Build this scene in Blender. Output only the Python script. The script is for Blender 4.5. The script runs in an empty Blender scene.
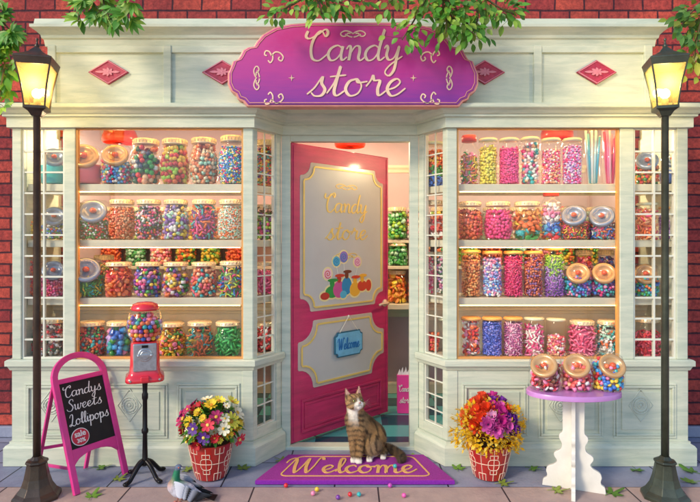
import bpy, math, random
import numpy as np
from mathutils import Vector, Matrix
R = math.radians
C = bpy.context.scene.collection
scene = bpy.context.scene
F = 560.0; D0 = 4.0; HZ = 1.6; PH = 240.0
def X(px, d): return (px-350.0)*d/F
def Z(py, d): return HZ-(py-PH)*d/F
def P(px, py, d): return Vector((X(px, d), d-D0, Z(py, d)))
# ---------------------------------------------------------------- colours / materials
def lin(h):
    if isinstance(h, str):
        h = h.lstrip('#'); c = [int(h[i:i+2], 16)/255 for i in (0, 2, 4)]
        return tuple((x/12.92 if x <= .04045 else ((x+.055)/1.055)**2.4) for x in c)
    return tuple(h)
def newmat(name):
    m = bpy.data.materials.new(name); m.use_nodes = True
    nt = m.node_tree; b = nt.nodes['Principled BSDF']
    return m, nt, b
def N(nt, t, **kw):
    n = nt.nodes.new(t)
    for k, v in kw.items():
        if k in n.inputs: n.inputs[k].default_value = v
        else: setattr(n, k, v)
    return n
def mat(name, col, rough=.5, metal=0, var=.12, vscale=6, bump=0, bscale=60, coat=0, stretch=None, dark=None, spec=.5):
    m, nt, b = newmat(name); L = nt.links.new; c = lin(col)
    b.inputs['Roughness'].default_value = rough; b.inputs['Metallic'].default_value = metal
    b.inputs['Coat Weight'].default_value = coat; b.inputs['Coat Roughness'].default_value = .1
    b.inputs['Specular IOR Level'].default_value = spec
    tc = N(nt, 'ShaderNodeTexCoord'); mp = N(nt, 'ShaderNodeMapping')
    if stretch: mp.inputs['Scale'].default_value = stretch
    L(tc.outputs['Object'], mp.inputs['Vector'])
    no = N(nt, 'ShaderNodeTexNoise', Scale=vscale, Detail=6.0, Roughness=.6); L(mp.outputs[0], no.inputs['Vector'])
    rp = N(nt, 'ShaderNodeValToRGB')
    d = lin(dark) if dark else tuple(x*(1-2*var) for x in c)
    rp.color_ramp.elements[0].position = .3; rp.color_ramp.elements[1].position = .7
    rp.color_ramp.elements[0].color = (*d, 1); rp.color_ramp.elements[1].color = (*[min(1, x*(1+var)) for x in c], 1)
    L(no.outputs['Fac'], rp.inputs[0]); L(rp.outputs[0], b.inputs['Base Color'])
    if bump:
        n2 = N(nt, 'ShaderNodeTexNoise', Scale=bscale, Detail=5.0); L(mp.outputs[0], n2.inputs['Vector'])
        bp = N(nt, 'ShaderNodeBump', Strength=bump, Distance=.01); L(n2.outputs['Fac'], bp.inputs['Height']); L(bp.outputs[0], b.inputs['Normal'])
    return m
def emis(name, col, s, base=None):
    m, nt, b = newmat(name)
    b.inputs['Base Color'].default_value = (*lin(base or col), 1)
    b.inputs['Emission Color'].default_value = (*lin(col), 1); b.inputs['Emission Strength'].default_value = s
    b.inputs['Roughness'].default_value = .4
    return m
def glassmat(name, tint=(1, 1, 1), edge=.55, base=.03, rough=.03):
    m = bpy.data.materials.new(name); m.use_nodes = True; nt = m.node_tree; L = nt.links.new
    for n in list(nt.nodes): nt.nodes.remove(n)
    out = N(nt, 'ShaderNodeOutputMaterial'); tr = N(nt, 'ShaderNodeBsdfTransparent'); gl = N(nt, 'ShaderNodeBsdfGlossy', Roughness=rough)
    tr.inputs[0].default_value = (*tint, 1); mx = N(nt, 'ShaderNodeMixShader'); lw = N(nt, 'ShaderNodeLayerWeight', Blend=.5)
    pw = N(nt, 'ShaderNodeMath', operation='POWER'); pw.inputs[1].default_value = 3
    mm = N(nt, 'ShaderNodeMath', operation='MULTIPLY_ADD'); mm.inputs[1].default_value = edge; mm.inputs[2].default_value = base
    L(lw.outputs['Facing'], pw.inputs[0]); L(pw.outputs[0], mm.inputs[0]); L(mm.outputs[0], mx.inputs[0])
    L(tr.outputs[0], mx.inputs[1]); L(gl.outputs[0], mx.inputs[2]); L(mx.outputs[0], out.inputs[0])
    return m
def vcmat(name, rough=.35, coat=.3, sub=0, bump=0, bscale=200):
    m, nt, b = newmat(name); L = nt.links.new
    a = N(nt, 'ShaderNodeVertexColor', layer_name='Col'); L(a.outputs[0], b.inputs['Base Color'])
    b.inputs['Roughness'].default_value = rough; b.inputs['Coat Weight'].default_value = coat
    if sub: b.inputs['Subsurface Weight'].default_value = sub; b.inputs['Subsurface Radius'].default_value = (.02, .01, .008)
    if bump:
        n2 = N(nt, 'ShaderNodeTexNoise', Scale=bscale, Detail=5.0)
        bp = N(nt, 'ShaderNodeBump', Strength=bump, Distance=.004); L(n2.outputs['Fac'], bp.inputs['Height']); L(bp.outputs[0], b.inputs['Normal'])
    return m
M = {}
def paint(name, c, dirt):
    """old painted wood: streaky grain, worn patches, fine bump"""
    m, nt, b = newmat(name); L = nt.links.new
    tc = N(nt, 'ShaderNodeTexCoord'); mp = N(nt, 'ShaderNodeMapping'); mp.inputs['Scale'].default_value = (1.2, 1.2, 9)
    L(tc.outputs['Object'], mp.inputs[0])
    n1 = N(nt, 'ShaderNodeTexNoise', Scale=2.2, Detail=8.0, Roughness=.65, Distortion=.6); L(mp.outputs[0], n1.inputs['Vector'])
    r1 = N(nt, 'ShaderNodeValToRGB'); e = r1.color_ramp.elements; e[0].position = .32; e[1].position = .62
    e[0].color = (*lin(dirt), 1); e[1].color = (*lin(c), 1)
    L(n1.outputs['Fac'], r1.inputs[0])
    n3 = N(nt, 'ShaderNodeTexNoise', Scale=14.0, Detail=8.0, Roughness=.7); L(mp.outputs[0], n3.inputs['Vector'])
    r3 = N(nt, 'ShaderNodeValToRGB'); r3.color_ramp.elements[0].position = .30; r3.color_ramp.elements[1].position = .42
    r3.color_ramp.elements[0].color = (.62, .62, .56, 1); r3.color_ramp.elements[1].color = (1, 1, 1, 1)
    L(n3.outputs['Fac'], r3.inputs[0])
    mx = N(nt, 'ShaderNodeMix', data_type='RGBA', blend_type='MULTIPLY'); mx.inputs[0].default_value = .28
    L(r1.outputs[0], mx.inputs[6]); L(r3.outputs[0], mx.inputs[7])
    n5 = N(nt, 'ShaderNodeTexNoise', Scale=11.0, Detail=9.0, Roughness=.8); L(tc.outputs['Object'], n5.inputs['Vector'])
    r5 = N(nt, 'ShaderNodeValToRGB'); r5.color_ramp.elements[0].position = .68; r5.color_ramp.elements[1].position = .72; r5.color_ramp.elements[0].color = (0, 0, 0, 1); r5.color_ramp.elements[1].color = (1, 1, 1, 1)
    L(n5.outputs['Fac'], r5.inputs[0]); m5 = N(nt, 'ShaderNodeMix', data_type='RGBA'); m5.inputs[7].default_value = (*lin('#a39a82'), 1); L(r5.outputs[0], m5.inputs[0]); L(mx.outputs[2], m5.inputs[6]); L(m5.outputs[2], b.inputs['Base Color'])
    b.inputs['Roughness'].default_value = .5
    bp = N(nt, 'ShaderNodeBump', Strength=.22, Distance=.006); L(n3.outputs['Fac'], bp.inputs['Height']); L(bp.outputs[0], b.inputs['Normal'])
    return m
M['paint'] = paint('cream_paint', '#d6dac6', '#b9c4b2')
M['shelf'] = mat('shelf_paint', '#d9d2ba', .45, var=.05, bump=.05)
M['muntin'] = mat('muntin_paint', '#e2e3d4', .45, var=.05)
M['trim'] = mat('golden_wood_trim', '#e0a25c', .4, var=.1)
M['iron'] = mat('dark_bronze_iron', '#54453a', .32, metal=.45, var=.25, bump=.1, bscale=80)
M['iron_green'] = mat('dark_green_iron', '#505548', .32, metal=.45, var=.25, bump=.1, bscale=80)
M['black'] = mat('black_cast_iron', '#1e1c20', .35, metal=.5, var=.2)
M['glass'] = glassmat('jar_glass', (.985, .99, .99), .50, .022)
M['pane'] = glassmat('window_glass', (.985, .99, .99), .35, .025, .015)
M['lantern_glass'] = glassmat('lantern_glass', (1, .93, .68), .3, .03)
def frostglass():
    m = bpy.data.materials['lantern_glass']; nt = m.node_tree; L = nt.links.new; out = [n for n in nt.nodes if n.type == 'OUTPUT_MATERIAL'][0]; old = out.inputs[0].links[0].from_socket
    tl = N(nt, 'ShaderNodeBsdfTranslucent'); tl.inputs[0].default_value = (1, .80, .42, 1); mx = N(nt, 'ShaderNodeMixShader'); mx.inputs[0].default_value = .06
    L(old, mx.inputs[1]); L(tl.outputs[0], mx.inputs[2]); L(mx.outputs[0], out.inputs[0])
frostglass()
M['strip'] = emis('added_warm_glow', '#ffb65a', 19)  # glow for the unseen strips added under the display shelves
M['candy'] = vcmat('sugar_coating', .3, .4)
M['red'] = mat('red_enamel', '#e02636', .22, var=.05, coat=.8)
M['redlid'] = mat('red_lid', '#d8432f', .4, var=.08)
M['chrome'] = mat('worn_chrome', '#c4c8cc', .28, metal=.85, var=.12, vscale=40)
M['goldlid'] = mat('pale_gold_lid', '#f0e0bc', .3, metal=.3, var=.1, vscale=30)
M['woodlid'] = mat('light_wood_lid', '#e6b06a', .45, var=.12, vscale=20)
M['greylid'] = mat('pewter_lid', '#9aa6bc', .25, metal=.3, var=.1)
M['tanlid'] = mat('tan_lid', '#dcae78', .28, metal=.25, var=.08, coat=.5)
M['knob'] = mat('orange_knob', '#f0602e', .25, var=.05, coat=.6)
M['clearlid'] = mat('milk_glass_lid', '#dfe3c8', .15, var=.05, coat=.6)
M['pink'] = mat('magenta_paint', '#e63c92', .4, var=.12, vscale=5, bump=.06)
M['door'] = mat('crimson_door_paint', '#d0336a', .38, var=.12, vscale=3, bump=.12, bscale=30, stretch=(1, 1, 6), coat=.15)
M['board'] = mat('chalkboard', '#1f1b1c', .8, var=.2)
M['chalk'] = mat('chalk_white', '#f2eeea', .8, var=.05)
M['gold'] = mat('gold_paint', '#f6cfae', .35, metal=.15, var=.1)
M['goldline'] = mat('bright_gold_paint', '#f6d678', .35, metal=.1, var=.06)
M['frost'] = mat('frosted_glass', '#cbcac6', .3, var=.04, vscale=2)
M['frostedge'] = mat('bevelled_glass_edge', '#cfc2b4', .2, var=.05)
M['mat'] = mat('purple_doormat', '#a5309a', .9, var=.15, vscale=120, bump=.5, bscale=300)
M['matside'] = mat('violet_mat_edge', '#8a22a8', .9, var=.1, vscale=90, bump=.4, bscale=300)
M['matgold'] = mat('mat_lettering', '#eab26a', .85, var=.1, vscale=120)
M['tabletop'] = mat('violet_table_top', '#c98ad0', .35, var=.08, coat=.3)
M['white'] = mat('white_table_paint', '#e6e2da', .4, var=.07, bump=.08)
M['pot'] = mat('glazed_terracotta', '#b52a22', .3, var=.15, vscale=8, coat=.4)
M['potline'] = mat('cream_glaze', '#efd0b8', .4, var=.08)
M['soil'] = mat('potting_soil', '#3a2a1e', .95, var=.3, vscale=60)
M['leaf'] = mat('fresh_leaf', '#4f8f2c', .5, var=.35, vscale=9)
M['leaf2'] = mat('young_leaf', '#86a83a', .5, var=.3, vscale=9)
M['stem'] = mat('vine_stem', '#5d5630', .7)
M['wallint'] = mat('mauve_wall', '#c4b2ba', .7, var=.04, vscale=3)
M['ceil'] = mat('lilac_ceiling', '#d0c6d6', .8, var=.03)
M['mould'] = mat('cream_moulding', '#dcd9c4', .5, var=.04)
M['lamp_shade'] = mat('coral_lamp_shade', '#ee5230', .3, var=.05, coat=.5)
M['bulb'] = emis('lit_bulb', '#ffd98a', 18)
M['bulb2'] = emis('lit_lantern_bulb', '#ffd890', 14)
M['signrim'] = mat('rose_gold_rim', '#e89a8c', .35, metal=.2, var=.12)
M['bag'] = mat('pink_paper', '#ea3f9a', .55, var=.05)
M['tissue'] = mat('white_tissue', '#e6e6ee', .7)
M['blue_sign'] = mat('sky_blue_board', '#7cc3e6', .5, var=.12, vscale=12)
M['blue_edge'] = mat('teal_board_edge', '#2f6d86', .5)
M['blue_ink'] = mat('blue_lettering', '#2573b4', .5, var=.05)
M['badge'] = mat('red_badge', '#cf1f3c', .5, var=.05)
M['diamond'] = mat('raspberry_plaque', '#b03050', .45, var=.15, vscale=30)
M['diamond2'] = mat('pale_raspberry_relief', '#d88294', .45, var=.1)
M['relief'] = mat('carved_relief', '#c9d0c0', .5, var=.08)
M['plaster'] = mat('white_adornment', '#f0ead8', .6)
# magenta to violet graded sign paint (a painted gradient on the board itself)
def signmat():
    m, nt, b = newmat('graded_sign_paint'); L = nt.links.new
    tc = N(nt, 'ShaderNodeTexCoord'); sp = N(nt, 'ShaderNodeSeparateXYZ'); L(tc.outputs['Object'], sp.inputs[0])
    mr = N(nt, 'ShaderNodeMapRange'); mr.inputs[1].default_value = 2.50; mr.inputs[2].default_value = 3.12
    L(sp.outputs['Z'], mr.inputs[0])
    mp = N(nt, 'ShaderNodeMapping'); mp.inputs['Scale'].default_value = (1.5, 1.5, 12); L(tc.outputs['Object'], mp.inputs[0])
    no = N(nt, 'ShaderNodeTexNoise', Scale=4.0, Detail=7.0); L(mp.outputs[0], no.inputs['Vector'])
    ad = N(nt, 'ShaderNodeMath', operation='MULTIPLY_ADD'); ad.inputs[1].default_value = .25; L(no.outputs['Fac'], ad.inputs[0])
    L(mr.outputs[0], ad.inputs[2])
    rp = N(nt, 'ShaderNodeValToRGB'); e = rp.color_ramp.elements
    e[0].position = .1; e[0].color = (*lin('#6a1e94'), 1); e[1].position = 1; e[1].color = (*lin('#cf3488'), 1)
    k = rp.color_ramp.elements.new(.5); k.color = (*lin('#b0288e'), 1)
    L(ad.outputs[0], rp.inputs[0]); L(rp.outputs[0], b.inputs['Base Color'])
    b.inputs['Roughness'].default_value = .38; b.inputs['Coat Weight'].default_value = .2
    bp = N(nt, 'ShaderNodeBump', Strength=.15, Distance=.005); L(no.outputs['Fac'], bp.inputs['Height']); L(bp.outputs[0], b.inputs['Normal'])
    return m
M['sign'] = signmat()
def brickmat():
    m, nt, b = newmat('old_red_brick'); L = nt.links.new
    tc = N(nt, 'ShaderNodeTexCoord'); sp = N(nt, 'ShaderNodeSeparateXYZ'); L(tc.outputs['Object'], sp.inputs[0])
    nd = N(nt, 'ShaderNodeTexNoise', Scale=7.0, Detail=3.0); L(tc.outputs['Object'], nd.inputs['Vector'])
    ad = N(nt, 'ShaderNodeMath', operation='MULTIPLY_ADD'); ad.inputs[1].default_value = .014; L(nd.outputs['Fac'], ad.inputs[0]); L(sp.outputs['Z'], ad.inputs[2])
    ax = N(nt, 'ShaderNodeMath', operation='MULTIPLY_ADD'); ax.inputs[1].default_value = .016; L(nd.outputs['Fac'], ax.inputs[0]); L(sp.outputs['X'], ax.inputs[2])
    cb = N(nt, 'ShaderNodeCombineXYZ'); L(ax.outputs[0], cb.inputs[0]); L(ad.outputs[0], cb.inputs[1])
    br = N(nt, 'ShaderNodeTexBrick', Scale=1.0); br.inputs['Brick Width'].default_value = .24; br.inputs['Row Height'].default_value = .094
    br.inputs['Mortar Size'].default_value = .008; br.inputs['Mortar Smooth'].default_value = .25; br.inputs['Bias'].default_value = 0
    br.inputs['Color1'].default_value = (*lin('#dc6450'), 1); br.inputs['Color2'].default_value = (*lin('#a83f46'), 1)
    br.inputs['Mortar'].default_value = (*lin('#552a38'), 1)
    L(cb.outputs[0], br.inputs['Vector'])
    n1 = N(nt, 'ShaderNodeTexNoise', Scale=28.0, Detail=8.0, Roughness=.75); L(tc.outputs['Object'], n1.inputs['Vector'])
    r1 = N(nt, 'ShaderNodeValToRGB'); r1.color_ramp.elements[0].position = .36; r1.color_ramp.elements[1].position = .68
    r1.color_ramp.elements[0].color = (.5, .40, .48, 1); r1.color_ramp.elements[1].color = (1.4, 1.2, 1.15, 1)
    L(n1.outputs['Fac'], r1.inputs[0])
    mx = N(nt, 'ShaderNodeMix', data_type='RGBA', blend_type='MULTIPLY'); mx.inputs[0].default_value = 1
    L(br.outputs['Color'], mx.inputs[6]); L(r1.outputs[0], mx.inputs[7])
    n4 = N(nt, 'ShaderNodeTexNoise', Scale=1.7, Detail=4.0); L(tc.outputs['Object'], n4.inputs['Vector']); r4 = N(nt, 'ShaderNodeValToRGB')
    r4.color_ramp.elements[0].position = .35; r4.color_ramp.elements[1].position = .65; r4.color_ramp.elements[0].color = (.62, .55, .66, 1); r4.color_ramp.elements[1].color = (1.1, 1.08, 1, 1); L(n4.outputs['Fac'], r4.inputs[0])
    m4 = N(nt, 'ShaderNodeMix', data_type='RGBA', blend_type='MULTIPLY'); m4.inputs[0].default_value = 1; L(mx.outputs[2], m4.inputs[6]); L(r4.outputs[0], m4.inputs[7]); L(m4.outputs[2], b.inputs['Base Color'])
    b.inputs['Roughness'].default_value = .85
    h = N(nt, 'ShaderNodeMath', operation='MULTIPLY_ADD'); h.inputs[1].default_value = -1.2; L(br.outputs['Fac'], h.inputs[0]); L(n1.outputs['Fac'], h.inputs[2])
    bp = N(nt, 'ShaderNodeBump', Strength=.9, Distance=.02); L(h.outputs[0], bp.inputs['Height']); L(bp.outputs[0], b.inputs['Normal'])
    return m
M['brick'] = brickmat()
def slabmat(name, c1, c2, mortar, w, h, off, ox=0, oy=0, rough=.6):
    m, nt, b = newmat(name); L = nt.links.new
    tc = N(nt, 'ShaderNodeTexCoord'); mp = N(nt, 'ShaderNodeMapping'); mp.inputs['Location'].default_value = (ox, oy, 0); L(tc.outputs['Object'], mp.inputs[0])
    br = N(nt, 'ShaderNodeTexBrick', Scale=1.0); br.offset = off; br.inputs['Brick Width'].default_value = w; br.inputs['Row Height'].default_value = h
    br.inputs['Mortar Size'].default_value = .006; br.inputs['Mortar Smooth'].default_value = .3
    br.inputs['Color1'].default_value = (*lin(c1), 1); br.inputs['Color2'].default_value = (*lin(c2), 1); br.inputs['Mortar'].default_value = (*lin(mortar), 1)
    L(mp.outputs[0], br.inputs['Vector'])
    n1 = N(nt, 'ShaderNodeTexNoise', Scale=3.5, Detail=10.0, Roughness=.7); L(tc.outputs['Object'], n1.inputs['Vector'])
    r1 = N(nt, 'ShaderNodeValToRGB'); r1.color_ramp.elements[0].position = .3; r1.color_ramp.elements[1].position = .7
    r1.color_ramp.elements[0].color = (.72, .72, .76, 1); r1.color_ramp.elements[1].color = (1.15, 1.12, 1.1, 1); L(n1.outputs['Fac'], r1.inputs[0])
    mx = N(nt, 'ShaderNodeMix', data_type='RGBA', blend_type='MULTIPLY'); mx.inputs[0].default_value = 1
    L(br.outputs['Color'], mx.inputs[6]); L(r1.outputs[0], mx.inputs[7]); L(mx.outputs[2], b.inputs['Base Color'])
    b.inputs['Roughness'].default_value = rough
    n2 = N(nt, 'ShaderNodeTexNoise', Scale=40.0, Detail=8.0); L(tc.outputs['Object'], n2.inputs['Vector'])
    h_ = N(nt, 'ShaderNodeMath', operation='MULTIPLY_ADD'); h_.inputs[1].default_value = -2.5; L(br.outputs['Fac'], h_.inputs[0]); L(n2.outputs['Fac'], h_.inputs[2])
    bp = N(nt, 'ShaderNodeBump', Strength=.35, Distance=.008); L(h_.outputs[0], bp.inputs['Height']); L(bp.outputs[0], b.inputs['Normal'])
    return m
M['slab'] = slabmat('bluestone_slabs', '#989cb0', '#868ea8', '#2c2f3c', .74, .40, .45, ox=.1, oy=-.03)
M['warm_slab'] = slabmat('warm_lit_slabs', '#bca49a', '#aa989a', '#3e3338', .80, .60, .5, ox=.22, oy=.97)  # front paving rows: warm orange light painted into the slab colour
def checkmat():
    m, nt, b = newmat('teal_checker_tiles'); L = nt.links.new
    tc = N(nt, 'ShaderNodeTexCoord'); ck = N(nt, 'ShaderNodeTexChecker', Scale=3.6)
    ck.inputs['Color1'].default_value = (*lin('#4fa3a6'), 1); ck.inputs['Color2'].default_value = (*lin('#164a5c'), 1)
    L(tc.outputs['Object'], ck.inputs['Vector']); L(ck.outputs[0], b.inputs['Base Color']); b.inputs['Roughness'].default_value = .2
    return m
M['check'] = checkmat()
# ---------------------------------------------------------------- mesh helpers
class MB:
    def __init__(s): s.v = []; s.f = []; s.mi = []; s.cur = 0
    def add(s, vs, fs):
        n = len(s.v); s.v += [tuple(v) for v in vs]
        for f in fs: s.f.append(tuple(i+n for i in f)); s.mi.append(s.cur)
        return s
    def box(s, x0, x1, y0, y1, z0, z1):
        v = [(x0,y0,z0),(x1,y0,z0),(x1,y1,z0),(x0,y1,z0),(x0,y0,z1),(x1,y0,z1),(x1,y1,z1),(x0,y1,z1)]
        return s.add(v, [(3,2,1,0),(4,5,6,7),(0,1,5,4),(1,2,6,5),(2,3,7,6),(3,0,4,7)])
    def prism(s, pts, z0, z1):      # footprint in xy, counter-clockwise or not
        a = sum(pts[i][0]*pts[(i+1) % len(pts)][1]-pts[(i+1) % len(pts)][0]*pts[i][1] for i in range(len(pts)))
        if a < 0: pts = pts[::-1]
        n = len(pts); v = [(x, y, z0) for x, y in pts]+[(x, y, z1) for x, y in pts]
        return s.add(v, [tuple(range(n))[::-1], tuple(range(n, 2*n))]+[(i, (i+1) % n, (i+1) % n+n, i+n) for i in range(n)])
    def plate(s, pts, o, u, v, n, t0, t1):   # outline in (u,v), extruded along n from t0 to t1
        a = sum(pts[i][0]*pts[(i+1) % len(pts)][1]-pts[(i+1) % len(pts)][0]*pts[i][1] for i in range(len(pts)))
        if a < 0: pts = pts[::-1]
        k = len(pts); vs = [o+u*p[0]+v*p[1]+n*t0 for p in pts]+[o+u*p[0]+v*p[1]+n*t1 for p in pts]
        return s.add(vs, [tuple(range(k))[::-1], tuple(range(k, 2*k))]+[(i, (i+1) % k, (i+1) % k+k, i+k) for i in range(k)])
    def lathe(s, prof, c=(0,0,0), seg=24, mtx=None):
        n0 = len(prof); vs = []; fs = []
        for r, z in prof:
            for k in range(seg):
                a = 2*math.pi*k/seg; p = Vector((r*math.cos(a), r*math.sin(a), z))
                if mtx is not None: p = mtx @ p
                vs.append((p.x+c[0], p.y+c[1], p.z+c[2]))
        for i in range(n0-1):
            for k in range(seg):
                k2 = (k+1) % seg; fs.append((i*seg+k, i*seg+k2, (i+1)*seg+k2, (i+1)*seg+k))
        if prof[0][0] > 1e-6: fs.append(tuple(range(seg))[::-1])
        if prof[-1][0] > 1e-6: fs.append(tuple((n0-1)*seg+k for k in range(seg)))
        return s.add(vs, fs)
    def tube(s, pts, r, seg=8, closed=False, sx=None):
        pts = [Vector(p) for p in pts]; n = len(pts)
        rs = r if isinstance(r, (list, tuple)) else [r]*n
        vs = []; fs = []; up = None
        for i, p in enumerate(pts):
            if closed: t = pts[(i+1) % n]-pts[i-1]
            else: t = pts[min(i+1, n-1)]-pts[max(i-1, 0)]
            t.normalize()
            if up is None: up = t.orthogonal().normalized()
            up = (up-t*up.dot(t))
            if up.length < 1e-5: up = t.orthogonal()
            up.normalize(); w = t.cross(up)
            for k in range(seg):
                a = 2*math.pi*k/seg; vs.append(p+(up*math.cos(a)+w*math.sin(a))*rs[i])
        m = n if closed else n-1
        for i in range(m):
            j = (i+1) % n
            for k in range(seg):
                k2 = (k+1) % seg; fs.append((i*seg+k, i*seg+k2, j*seg+k2, j*seg+k))
        if not closed: fs.append(tuple(range(seg))[::-1]); fs.append(tuple((n-1)*seg+k for k in range(seg)))
        return s.add(vs, fs)
    def ball(s, c, r, seg=16, ring=10, mtx=None):
        if not isinstance(r, (tuple, list, Vector)): r = (r, r, r)
        vs = []; fs = []
        for i in range(1, ring):
            th = math.pi*i/ring
            for k in range(seg):
                a = 2*math.pi*k/seg; vs.append(Vector((r[0]*math.sin(th)*math.cos(a), r[1]*math.sin(th)*math.sin(a), -r[2]*math.cos(th))))
        vs.append(Vector((0, 0, -r[2]))); vs.append(Vector((0, 0, r[2]))); b = (ring-1)*seg
        for i in range(ring-2):
            for k in range(seg): k2 = (k+1) % seg; fs.append((i*seg+k, i*seg+k2, (i+1)*seg+k2, (i+1)*seg+k))
        for k in range(seg):
            k2 = (k+1) % seg; fs.append((b, k2, k)); fs.append((b+1, (ring-2)*seg+k, (ring-2)*seg+k2))
        if mtx is not None: vs = [mtx @ v for v in vs]
        return s.add([Vector(c)+v for v in vs], fs)
    def ribbon(s, pts, w, n, t0, t1, rise=.0):  # flat stroke with thickness; n normal
        pts = [Vector(p) for p in pts]; k = len(pts); vs = []; fs = []
        ws = w if isinstance(w, (list, tuple)) else [w]*k
        for i, p in enumerate(pts):
            t = (pts[min(i+1, k-1)]-pts[max(i-1, 0)]).normalized(); sd = n.cross(t).normalized()*ws[i]/2
            t2 = t1+rise*i/k; vs += [p-sd+n*t0, p+sd+n*t0, p+sd+n*t2, p-sd+n*t2]
        for i in range(k-1):
            a, b = 4*i, 4*i+4
            for j in range(4): j2 = (j+1) % 4; fs.append((a+j, b+j, b+j2, a+j2))
        fs.append((0, 1, 2, 3)); fs.append(tuple(4*(k-1)+j for j in (3, 2, 1, 0)))
        return s.add(vs, fs)
    def build(s, name, mats, parent=None, smooth=False, bevel=0, loc=None, auto=False):
        me = bpy.data.meshes.new(name); me.from_pydata(s.v, [], s.f)
        if not isinstance(mats, (list, tuple)): mats = [mats]
        for m in mats: me.materials.append(m)
        if len(mats) > 1: me.polygons.foreach_set('material_index', s.mi)
        if smooth: me.polygons.foreach_set('use_smooth', [True]*len(me.polygons))
        me.update(); o = bpy.data.objects.new(name, me); C.objects.link(o)
        if smooth == 'auto':
            try: me.set_sharp_from_angle(angle=R(40))
            except Exception: pass
        if parent: o.parent = parent
        if loc is not None: o.location = loc
        if bevel:
            b = o.modifiers.new('bevel', 'BEVEL'); b.width = bevel; b.segments = 2; b.limit_method = 'ANGLE'; b.angle_limit = R(35)
        return o
def tag(o, label=None, cat=None, group=None, kind=None):
    if label: o['label'] = label
    if cat: o['category'] = cat
    if group: o['group'] = group
    if kind: o['kind'] = kind
    return o
def empty(name, loc=(0, 0, 0), rz=0):
    o = bpy.data.objects.new(name, None); C.objects.link(o); o.location = loc; o.rotation_euler.z = rz; o.empty_display_size = .05
    return o
def copy_tree(o, parent=None):
    c = o.copy(); C.objects.link(c); c.parent = parent
    for ch in list(o.children): copy_tree(ch, c)
    return c
def sweep(mb, path, prof):
    """path: list of (x,y), outward is to the right-hand side of travel... here -y for travel in +x; prof: (offset, z) closed loop"""
    n = len(path); nr = []
    for i in range(n-1):
        dx, dy = path[i+1][0]-path[i][0], path[i+1][1]-path[i][1]; l = math.hypot(dx, dy); nr.append((dy/l, -dx/l))
    vs = []; k = len(prof)
    for i in range(n):
        if i == 0: m = nr[0]; sc = 1
        elif i == n-1: m = nr[-1]; sc = 1
        else:
            m = (nr[i-1][0]+nr[i][0], nr[i-1][1]+nr[i][1]); l = math.hypot(*m); m = (m[0]/l, m[1]/l); sc = 1/(m[0]*nr[i][0]+m[1]*nr[i][1])
        for o, z in prof: vs.append((path[i][0]+m[0]*o*sc, path[i][1]+m[1]*o*sc, z))
    fs = []
    for i in range(n-1):
        for j in range(k): j2 = (j+1) % k; fs.append((i*k+j, (i+1)*k+j, (i+1)*k+j2, i*k+j2))
    fs.append(tuple(range(k))); fs.append(tuple((n-1)*k+j for j in range(k))[::-1])
    mb.add(vs, fs)
def catmull(pts, sub=6, closed=False):
    out = []; n = len(pts); D = len(pts[0])
    rng_ = range(n) if closed else range(n-1)
    for i in rng_:
        if closed: p0, p1, p2, p3 = pts[i-1], pts[i], pts[(i+1) % n], pts[(i+2) % n]
        else: p0, p1, p2, p3 = pts[max(i-1, 0)], pts[i], pts[i+1], pts[min(i+2, n-1)]
        for q in range(sub):
            t = q/sub
            out.append(tuple(.5*((2*p1[d])+(-p0[d]+p2[d])*t+(2*p0[d]-5*p1[d]+4*p2[d]-p3[d])*t*t+(-p0[d]+3*p1[d]-3*p2[d]+p3[d])*t**3) for d in range(D)))
    if not closed: out.append(tuple(pts[-1]))
    return out
def npmesh(name, V, T, col, m, parent=None, smooth=True):
    me = bpy.data.meshes.new(name); V = np.asarray(V, np.float32); T = np.asarray(T, np.int32)
    me.vertices.add(len(V)); me.vertices.foreach_set('co', V.ravel())
    me.loops.add(T.size); me.loops.foreach_set('vertex_index', T.ravel())
    me.polygons.add(len(T)); me.polygons.foreach_set('loop_start', np.arange(0, T.size, 3, dtype=np.int32)); me.polygons.foreach_set('loop_total', np.full(len(T), 3, np.int32))
    if smooth: me.polygons.foreach_set('use_smooth', np.ones(len(T), bool))
    me.update(calc_edges=True)
    if col is not None:
        a = me.color_attributes.new('Col', 'FLOAT_COLOR', 'POINT'); cc = np.ones((len(V), 4), np.float32); cc[:, :3] = col; a.data.foreach_set('color', cc.ravel())
    me.materials.append(m); o = bpy.data.objects.new(name, me); C.objects.link(o)
    if parent: o.parent = parent
    return o
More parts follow.
